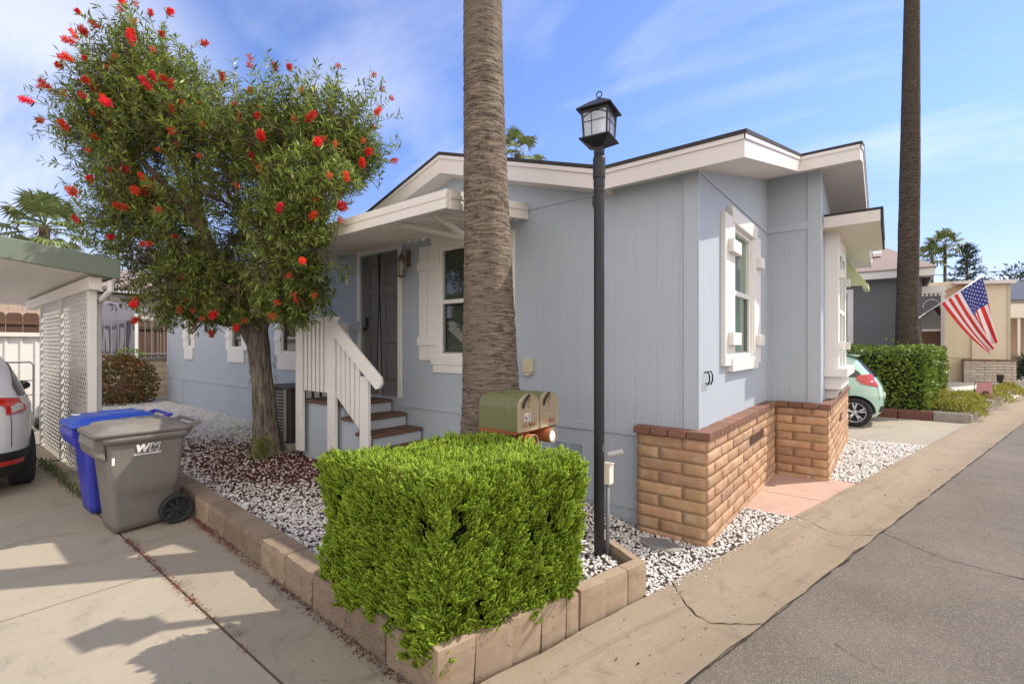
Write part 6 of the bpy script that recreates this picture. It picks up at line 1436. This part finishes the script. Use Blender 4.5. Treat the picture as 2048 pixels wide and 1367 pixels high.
M['oldcurb2'] = mk_concrete('old_curb_grey', (.30, .27, .24), (.15, .13, .12), (.38, .32, .26), 1.5, 2.5)
mb = MB(); x = 1.30; i = 0
while x > -3.4:
    l = .6 if i else .58; a = Vector((x - l, 13.86, -.02)); mb.mi = 1 if i == 0 else 0
    rough_block(mb, frame(a, (1, 0, 0), (0, 1, 0)), l - .015, .14, .24, .006, i * 4.4 + 11); x -= l; i += 1
mb.mi = 1
for i in range(11):
    d = Vector((.222, .975, 0)).normalized(); a = Vector((1.33, 13.9, -.02)) + d * (.5 * i)
    rough_block(mb, frame(a, d, Vector((-d.y, d.x, 0))), .49, .16 if i < 5 else .3, .22 if i < 6 else .30, .006, i * 3.1 + 70)
setp(mb.build('planter_kerb', [M['oldcurb'], M['oldcurb2']], loc=(0, 13.9, 0)), 'worn reddish brown kerb blocks edging the hedge and ground cover bed', 'kerb')
mb = MB(); d = Vector((.222, .975, 0)); 
soil('planter_soil', -6, 3, 13.95, 19.6, lambda x, y: (x < 1.33 + .228 * (y - 13.9) - .1), lambda x, y: x * 0 + .16)
T = thing('ground_cover', 'low yellow green spreading shrub spilling over the kerb corner', 'shrub', (1.4, 15.6, .2))
def mound(n, cx, cy, rx, ry, h, seed):
    a = RNG.uniform(0, 6.28, n); r = RNG.random(n) ** .5; x = r * np.cos(a); y = r * np.sin(a); ns = np.array([mnoise.noise((p * 3 + seed, q * 3, 0)) + .5 * mnoise.noise((p * 7 + seed, q * 7, 3)) for p, q in zip(x, y)])
    z = h * np.sqrt(np.clip(1 - r ** 2, 0, 1)) * (1 + .35 * ns) - RNG.random(n) ** 2 * .1; return np.stack([cx + rx * x + .23 * ry * y, cy + ry * y, .14 + z], 1)
p = np.concatenate([mound(5200, 1.05, 15.7, .75, 1.5, .42, 1), mound(1700, 1.28, 14.5, .35, .5, .27, 5), mound(1600, 2.0, 17.8, .5, .9, .35, 9)])
v, f = leaves_np(p, rnd_unit(len(p)) * .6 + np.array([.1, -.1, .7]), rnd_unit(len(p)), RNG.uniform(.04, .10, len(p)), RNG.uniform(.012, .026, len(p))); link('foliage', np_mesh('foliage', v - np.array(ORG[T.name]), f, M['gcover']), T)
T = thing('low_shrub', 'small olive shrub at the far end of the kerb by the street', 'shrub', (3.0, 20.6, .1)); 
p = mound(1800, 2.75, 20.6, .38, .9, .36, 21); v, f = leaves_np(p, rnd_unit(len(p)) * .6 + np.array([0, 0, .7]), rnd_unit(len(p)), RNG.uniform(.05, .1, len(p)), RNG.uniform(.015, .03, len(p))); link('foliage', np_mesh('foliage', v - np.array(ORG[T.name]), f, M['gcover']), T)

# grey house
GH = thing('grey_house', 'dark grey sided house with tan shingle roof behind the leafy hedge', 'house', (-3, 17, .2))
gy = 17.0
mb = MB(); mb.box(-10, .62, gy, 24, .1, 3.62); mb.build('wall', M['greyhouse'], GH)
mb = MB(); mb.box(-10, .64, gy - .03, gy, 1.52, 1.56); mb.box(.54, .65, gy - .02, gy + .1, 1.56, 3.55); mb.build('belt_trim', mat('grey_trim', (.14, .135, .15), .6, .05), GH)
mb = MB(); mb.box(-10.3, .90, gy - .34, gy - .30, 3.52, 3.74); mb.box(.86, .90, gy - .30, gy + 7, 3.52, 3.74); mb.box(-10.3, .86, gy - .3, gy + .1, 3.52, 3.54); mb.build('fascia', M['white'], GH)
mb = MB()
mb.add([(-10.3, gy - .37, 3.75), (.94, gy - .37, 3.75), (.94, gy + 7.2, 3.75), (-10.3, gy + 7.2, 3.75), (-.1, gy + 3.2, 4.92), (-10.3, gy + 3.2, 4.92), (.94, gy - .37, 3.72), (-10.3, gy - .37, 3.72)], [(0, 1, 4, 5), (1, 2, 4), (2, 3, 5, 4), (0, 7, 6, 1)])
gr = mb.build('roof', M['shingle_tan'], GH)
for x, yy in ((-.75, .55), (-.55, 1.7), (-.9, 2.9)):
    z = 3.75 + (yy + .37) * (1.17 / 3.57); mb = MB(); mb.prism([(gy + yy - .12, z), (gy + yy + .3, z + .14), (gy + yy + .28, z + .22), (gy + yy - .12, z + .10)], x - .32, x + .32, 0); mb.build('roof_vent', M['alu'], gr)
mb = MB(); mb.box(-1.5, -.86, gy - .03, gy, 1.6, 3.3); wf = mb.build('window', M['white'], GH); mb = MB(); mb.box(-1.4, -1.0, gy - .035, gy - .031, 1.7, 3.2); mb.build('glass', M['carglass'], wf)
# enclosed porch bay at its right end with scalloped white edge
mb = MB(); mb.box(.62, 1.10, gy + .5, gy + 4, .2, 3.2); mb.build('porch_wall', M['greyhouse'], GH)
mb = MB(); mb.box(.60, .66, gy + .44, gy + .5, .3, 3.1); mb.box(1.06, 1.14, gy + .42, gy + .5, .3, 3.3); mb.box(.60, 1.145, gy + .415, gy + .505, 3.1, 3.305); mb.box(.66, 1.06, gy + .45, gy + .5, 2.06, 2.12)
for i in range(16): mb.box(1.14, 1.165, gy + .44, gy + .47, 1.0 + i * .145, 1.07 + i * .145)
for i in range(5): mb.box(.66 + i * .09, .71 + i * .09, gy + .43, gy + .46, 3.03, 3.1)
pf = mb.build('porch_window', M['white'], GH)
mb = MB(); mb.box(.66, 1.06, gy + .47, gy + .48, 2.12, 3.1); mb.build('upper_glass', M['carglass'], pf); mb = MB(); mb.box(.66, 1.06, gy + .47, gy + .48, .7, 2.06); mb.build('lower_panel', M['tread'], pf)
mb = MB(); mb.tube([(.68 + .19 + .18 * math.cos(R_(a)), gy + .465, 2.72 + .22 * math.sin(R_(a))) for a in range(0, 181, 15)], .012, 6); mb.build('arch_bar', M['white'], pf)

# yellow house
YH = thing('yellow_house', 'pale yellow house with brown roof and stacked stone planters', 'house', (2, 23, .4))
yy = 23.0
mb = MB(); mb.box(.6, 2.2, yy, 29, .4, 3.95); mb.build('wall', M['yellow'], YH); mb = MB(); mb.box(2.2, 3.12, yy - .06, 29, .4, 3.8); mb.build('lap_wall', M['yellowlap'], YH)
mb = MB(); mb.box(.6, 2.2, yy - .02, yy, 1.22, 1.27); mb.box(3.06, 3.14, yy - .08, yy + .1, .7, 3.8); mb.build('trim', M['beige'], YH)
mb = MB(); mb.add([(.6, yy - .3, 3.2), (1.75, yy - .3, 3.2), (2.2, yy + .0, 3.92), (.6, yy + 1.4, 3.92)], [(0, 1, 2, 3)]); mb.box(.6, 1.9, yy + .0, yy + 1.4, 3.18, 3.22); mb.build('porch_roof', M['shingle_brn'], YH)
mb = MB(); mb.prism([(1.7, 3.84), (3.22, 3.74), (3.3, 3.86), (1.7, 3.93)], yy - .3, 29.2, 1); mb.build('eave', M['fascia'], YH)
mb = MB(); mb.box(1.02, 1.42, yy - .04, yy, 1.72, 3.1); wf = mb.build('window', M['white'], YH); mb = MB(); mb.box(1.08, 1.35, yy - .046, yy - .041, 1.8, 2.36); mb.box(1.08, 1.35, yy - .046, yy - .041, 2.42, 3.0); mb.build('glass', M['blindf'], wf)
mb = MB(); brick_run(mb, 1, yy - .55, 1.95, 2.62, .35, 1.15, -1, .34, .1, .014); brick_run(mb, 0, 2.62, yy - .55, yy - .35, .35, 1.15, 1, .34, .1, .014); brick_run(mb, 1, yy - .35, 2.62, 3.24, .35, 1.15, -1, .34, .1, .014)
pl = mb.build('stone_planter', M['stonebr'], YH); mb = MB(); mb.box(1.96, 2.61, yy - .54, yy, .3, 1.14); mb.box(2.62, 3.23, yy - .34, yy, .3, 1.14); mb.build('planter_core', M['mortar'], pl); mb = MB(); mb.box(1.93, 2.65, yy - .58, yy - .06, 1.15, 1.2); mb.box(2.65, 3.27, yy - .38, yy - .06, 1.15, 1.2); mb.build('planter_cap', M['cap'], pl)
# carport and shrubs at the far right
T = thing('white_carport', 'white carport roof on thin posts at the far right of the street', 'carport', (4.2, 27, .3))
mb = MB(); mb.box(3.45, 6.6, 26, 31, 2.95, 3.25); mb.box(3.45, 6.6, 25.9, 26, 2.72, 2.95); mb.build('roof', M['alu'], T)
for x in (3.75, 3.95, 6.3): mb = MB(); mb.box(x, x + .07, 26.0, 26.07, .3, 2.75); mb.build('post', M['white'], T)
mb = MB(); mb.box(3.5, 6.5, 30.8, 30.9, .3, 2.95); mb.build('back_panel', M['woodpink'], T)
T = thing('blue_roof_house', 'far house with a dark blue roof above the white carport', 'house', (6, 40, 0)); mb = MB(); mb.box(4.6, 12, 38, 46, .3, 4.2); mb.build('wall', M['stonebr'], T); mb = MB(); mb.prism([(37.6, 4.2), (46.4, 4.2), (42, 5.6)], 4.3, 12.3, 0); mb.build('roof', mat('roof_blue', (.05, .06, .10), .8, .1), T)
T = thing('spiky_plant', 'dark spiky leaved plant beside the yellow house corner', 'plant', (3.75, 24.4, .4)); n = 420
a = RNG.uniform(0, 6.28, n); p = np.stack([3.75 + RNG.normal(0, .14, n), 24.4 + RNG.normal(0, .2, n), .4 + RNG.random(n) * .7], 1); v, f = leaves_np(p, np.stack([np.cos(a), np.sin(a), RNG.uniform(.2, 1.4, n)], 1), rnd_unit(n), RNG.uniform(.3, .7, n), RNG.uniform(.03, .05, n)); link('foliage', np_mesh('foliage', v - np.array(ORG[T.name]), f, M['pine']), T)
mb = MB(); mb.tube([(3.75, 24.4, .3), (3.75, 24.4, 1.0)], .07, 8); mb.build('stem', M['twig'], T)
# pine and trees on the skyline
def conifer(loc, h, r, n, lab):
    T = thing('pine_tree', lab, 'tree', (*loc, 0)); mb = MB(); mb.tube([(*loc, 0), (*loc, h)], [.3, .05], 8); mb.build('trunk', M['twig'], T); V, B0, B1 = [], [], []
    for i in range(46):
        z = h * (.38 + .6 * (i / 46)); a = i * 2.4; l = r * (1.05 - (i / 46)) * random.uniform(.55, 1.15) + .25; d = np.array([math.cos(a), math.sin(a), .22]); b = np.array([loc[0], loc[1], z]); B0.append(b); B1.append(b + d * l)
        for q in range(n): t = random.random() ** .7; V.append(b + d * l * t + np.array([random.gauss(0, .10), random.gauss(0, .10), random.gauss(-.03, .08)]))
    V = np.array(V); v, f = leaves_np(V, rnd_unit(len(V)) * .8 + unit(V - np.array([loc[0], loc[1], h * .5])) * .7, rnd_unit(len(V)), RNG.uniform(.25, .55, len(V)), RNG.uniform(.05, .12, len(V))); bv, bf = tubes_np(np.array(B0), np.array(B1), np.full(46, .05), np.full(46, .015), 4); vv, ff = np_join([(v, f), (bv, bf)])
    link('crown', np_mesh('crown', vv - np.array(ORG[T.name]), ff, M['pine']), T)
conifer((6.25, 69), 12.6, 3.0, 60, 'sparse open-branched pine on the skyline beyond the yellow house')
for loc, c, rd, n, lab in (((8.6, 60), (8.6, 60, 7.2), (1.9, 1.9, 1.6), 900, 'ragged tree top above the yellow house eave'), ((7.6, 47), (7.6, 47, 5.0), (1.1, 1.1, 1.9), 700, 'dark tree to the right of the yellow house')):
    T = thing('skyline_tree', lab, 'tree', (*loc, 0)); mb = MB(); mb.tube([(*loc, 0), (*loc, c[2])], [.3, .12], 8); mb.build('trunk', M['twig'], T); leaf_blob(T, 'crown', c, rd, n, M['pine'], .2, .45, .07, .14, shape=.9)
T = thing('power_line', 'thin power line crossing the sky at the far right', 'power line', (8, 70, 9)); mb = MB(); mb.tube([(-12, 70, 9.85), (8, 72, 9.6), (40, 75, 10.3)], .035, 5); mb.build('wire', M['black'], T)
mb = MB(); mb.tube([(40, 75, 0), (40, 75, 11)], .15, 8); mb.build('pole', M['wood'], T)

# ---------------------------------------------------------------- flag on the palm
def flag():
    T = thing('national_flag', 'red white and blue striped flag on a slanted pole fixed to the slim palm', 'flag', (.62, 15.85, 2.43))
    a, b = Vector((.60, 15.83, 2.42)), Vector((1.88, 16.86, 3.47)); mb = MB(); mb.tube([a, b], .014, 8); mb.tube([b, b + (b - a).normalized() * .06], [.03, .01], 8); mb.build('pole', M['alloy'], T, smooth=True)
    mb = MB(); mb.tube([a - Vector((.06, .02, .06)), a + (b - a).normalized() * .1], .022, 8); mb.build('bracket', M['alloy'], T)
    h0, h1 = np.array((.985, 16.14, 2.745)), np.array((1.80, 16.79, 3.40)); f0, f1 = np.array((1.93, 16.88, 1.46)), np.array((2.10, 17.02, 1.80))
    NU, NV = 52, 60; out_ = np.array([.45, -.89, 0])
    def P(u, v, off=0.):
        h = h0 + (h1 - h0) * u; g = f0 + (f1 - f0) * u; sag = np.array([0, 0, -.10]) * math.sin(math.pi * v) * (1 - u); p = h * (1 - v) + g * v + sag
        fold = .075 * v * math.sin(u * 15 + v * 2.0) * (.3 + u) + .10 * v * u * math.sin(u * 5 + 1.2); side = np.array([.78, .62, 0]) * (.055 * v * u * math.cos(u * 13 + v))
        return p + out_ * (fold + off) + side
    V = np.array([P(i / NU, j / NV) for j in range(NV + 1) for i in range(NU + 1)]); n = NU + 1
    fc, mi = [], []
    for j in range(NV):
        for i in range(NU):
            fc.append((j * n + i, j * n + i + 1, (j + 1) * n + i + 1, (j + 1) * n + i)); u, v = (i + .5) / NU, (j + .5) / NV
            mi.append(2 if (u > 6 / 13 and v < .40) else (0 if int(u * 13) % 2 == 0 else 1))
    o_ = np.array(ORG[T.name]); fl = link('cloth', np_mesh('cloth', V - o_, np.array(fc), [M['flagr'], M['flagw'], M['flagb']], mi), T, smooth=True)
    SV, SF = [], []
    for row in range(9):
        for c in range(6 if row % 2 == 0 else 5):
            u0 = 6 / 13 + (7 / 13) * (row + 1) / 10; v0 = .40 * ((c + .5) / 6 if row % 2 == 0 else (c + 1) / 6)
            for off in (.006, -.006):
                k = len(SV); SV.append(P(u0, v0, off))
                for q in range(10): r = (.024, .0105)[q % 2]; a_ = 2 * math.pi * q / 10; SV.append(P(u0 + r / 1.05 * math.sin(a_), v0 + r / 1.5 * math.cos(a_), off))
                for q in range(10): SF.append((k, k + 1 + q, k + 1 + (q + 1) % 10))
    link('stars', np_mesh('stars', np.array(SV) - o_, np.array(SF), M['flagw']), fl)
flag()
# small pink garden flag
T = thing('garden_flag', 'small pink garden flag with a dark bird emblem standing in the ground cover', 'garden flag', (2.0, 17.6, .2))
c = Vector((1.90, 17.3, .72)); ux = Vector((.80, .60, 0)).normalized(); uz = Vector((.10, .05, 1)).normalized()
mb = MB(); nu, nz = 8, 12; vs = []
for j in range(nz + 1):
    for i in range(nu + 1): s, t = i / nu - .5, j / nz; p = c + ux * (s * .42 + .05 * t) - uz * t * .55 + ux.cross(uz) * (.02 * math.sin(s * 9 + t * 4)); vs.append(p)
mb.add(vs, [(j * (nu + 1) + i, j * (nu + 1) + i + 1, (j + 1) * (nu + 1) + i + 1, (j + 1) * (nu + 1) + i) for j in range(nz) for i in range(nu)]); fl = mb.build('cloth', M['pinkflag'], T, smooth=True)
nn = ux.cross(uz).normalized(); F_ = frame(c - uz * .30 + ux * .03 + nn * .03, ux, uz)
mb = MB(); mb.tube([F_ @ Vector((.085 * math.cos(R_(a)), .07 * math.sin(R_(a)), 0)) for a in range(20, 330, 20)], .008, 5)
mb.add([F_ @ Vector(p) for p in ((-.08, .0, .004), (-.02, .055, .004), (.05, .04, .004), (.075, .02, .004), (.03, .0, .004), (.05, -.05, .004), (-.01, -.025, .004))], [(0, 1, 2, 3, 4, 5, 6)]); mb.box(-.06, .05, -.115, -.10, 0, .006, F_); mb.build('emblem', M['ink'], fl)
mb = MB(); q = c - ux * .24; mb.tube([q - uz * .72, q + uz * .03, q + uz * .03 + ux * .46], .008, 6); mb.build('stake', M['black'], T)
# path light, spot light stake
T = thing('path_light', 'white mushroom-topped path light by the end of the leafy hedge', 'path light', (1.0, 18.5, .2)); mb = MB(); mb.tube([(1.0, 18.5, .1), (1.0, 18.5, .72)], .012, 6); mb.build('stake', M['alloy'], T); mb = MB(); mb.tube([(1.0, 18.5, .66), (1.0, 18.5, .74), (1.0, 18.5, .78), (1.0, 18.5, .84)], [.05, .10, .085, .02], 12); mb.build('lamp_head', M['whitelogo'], T)
T = thing('garden_spotlight', 'small black garden spotlight at the edge of the white gravel', 'spotlight', (2.75, 21.6, .3)); mb = MB(); mb.tube([(2.72, 21.6, .1), (2.72, 21.6, .55)], .015, 6); mb.build('stake', M['black'], T); mb = MB(); mb.tube([(2.72, 21.6, .5), (2.72, 21.55, .75)], [.07, .09], 10); mb.build('head', M['black'], T)
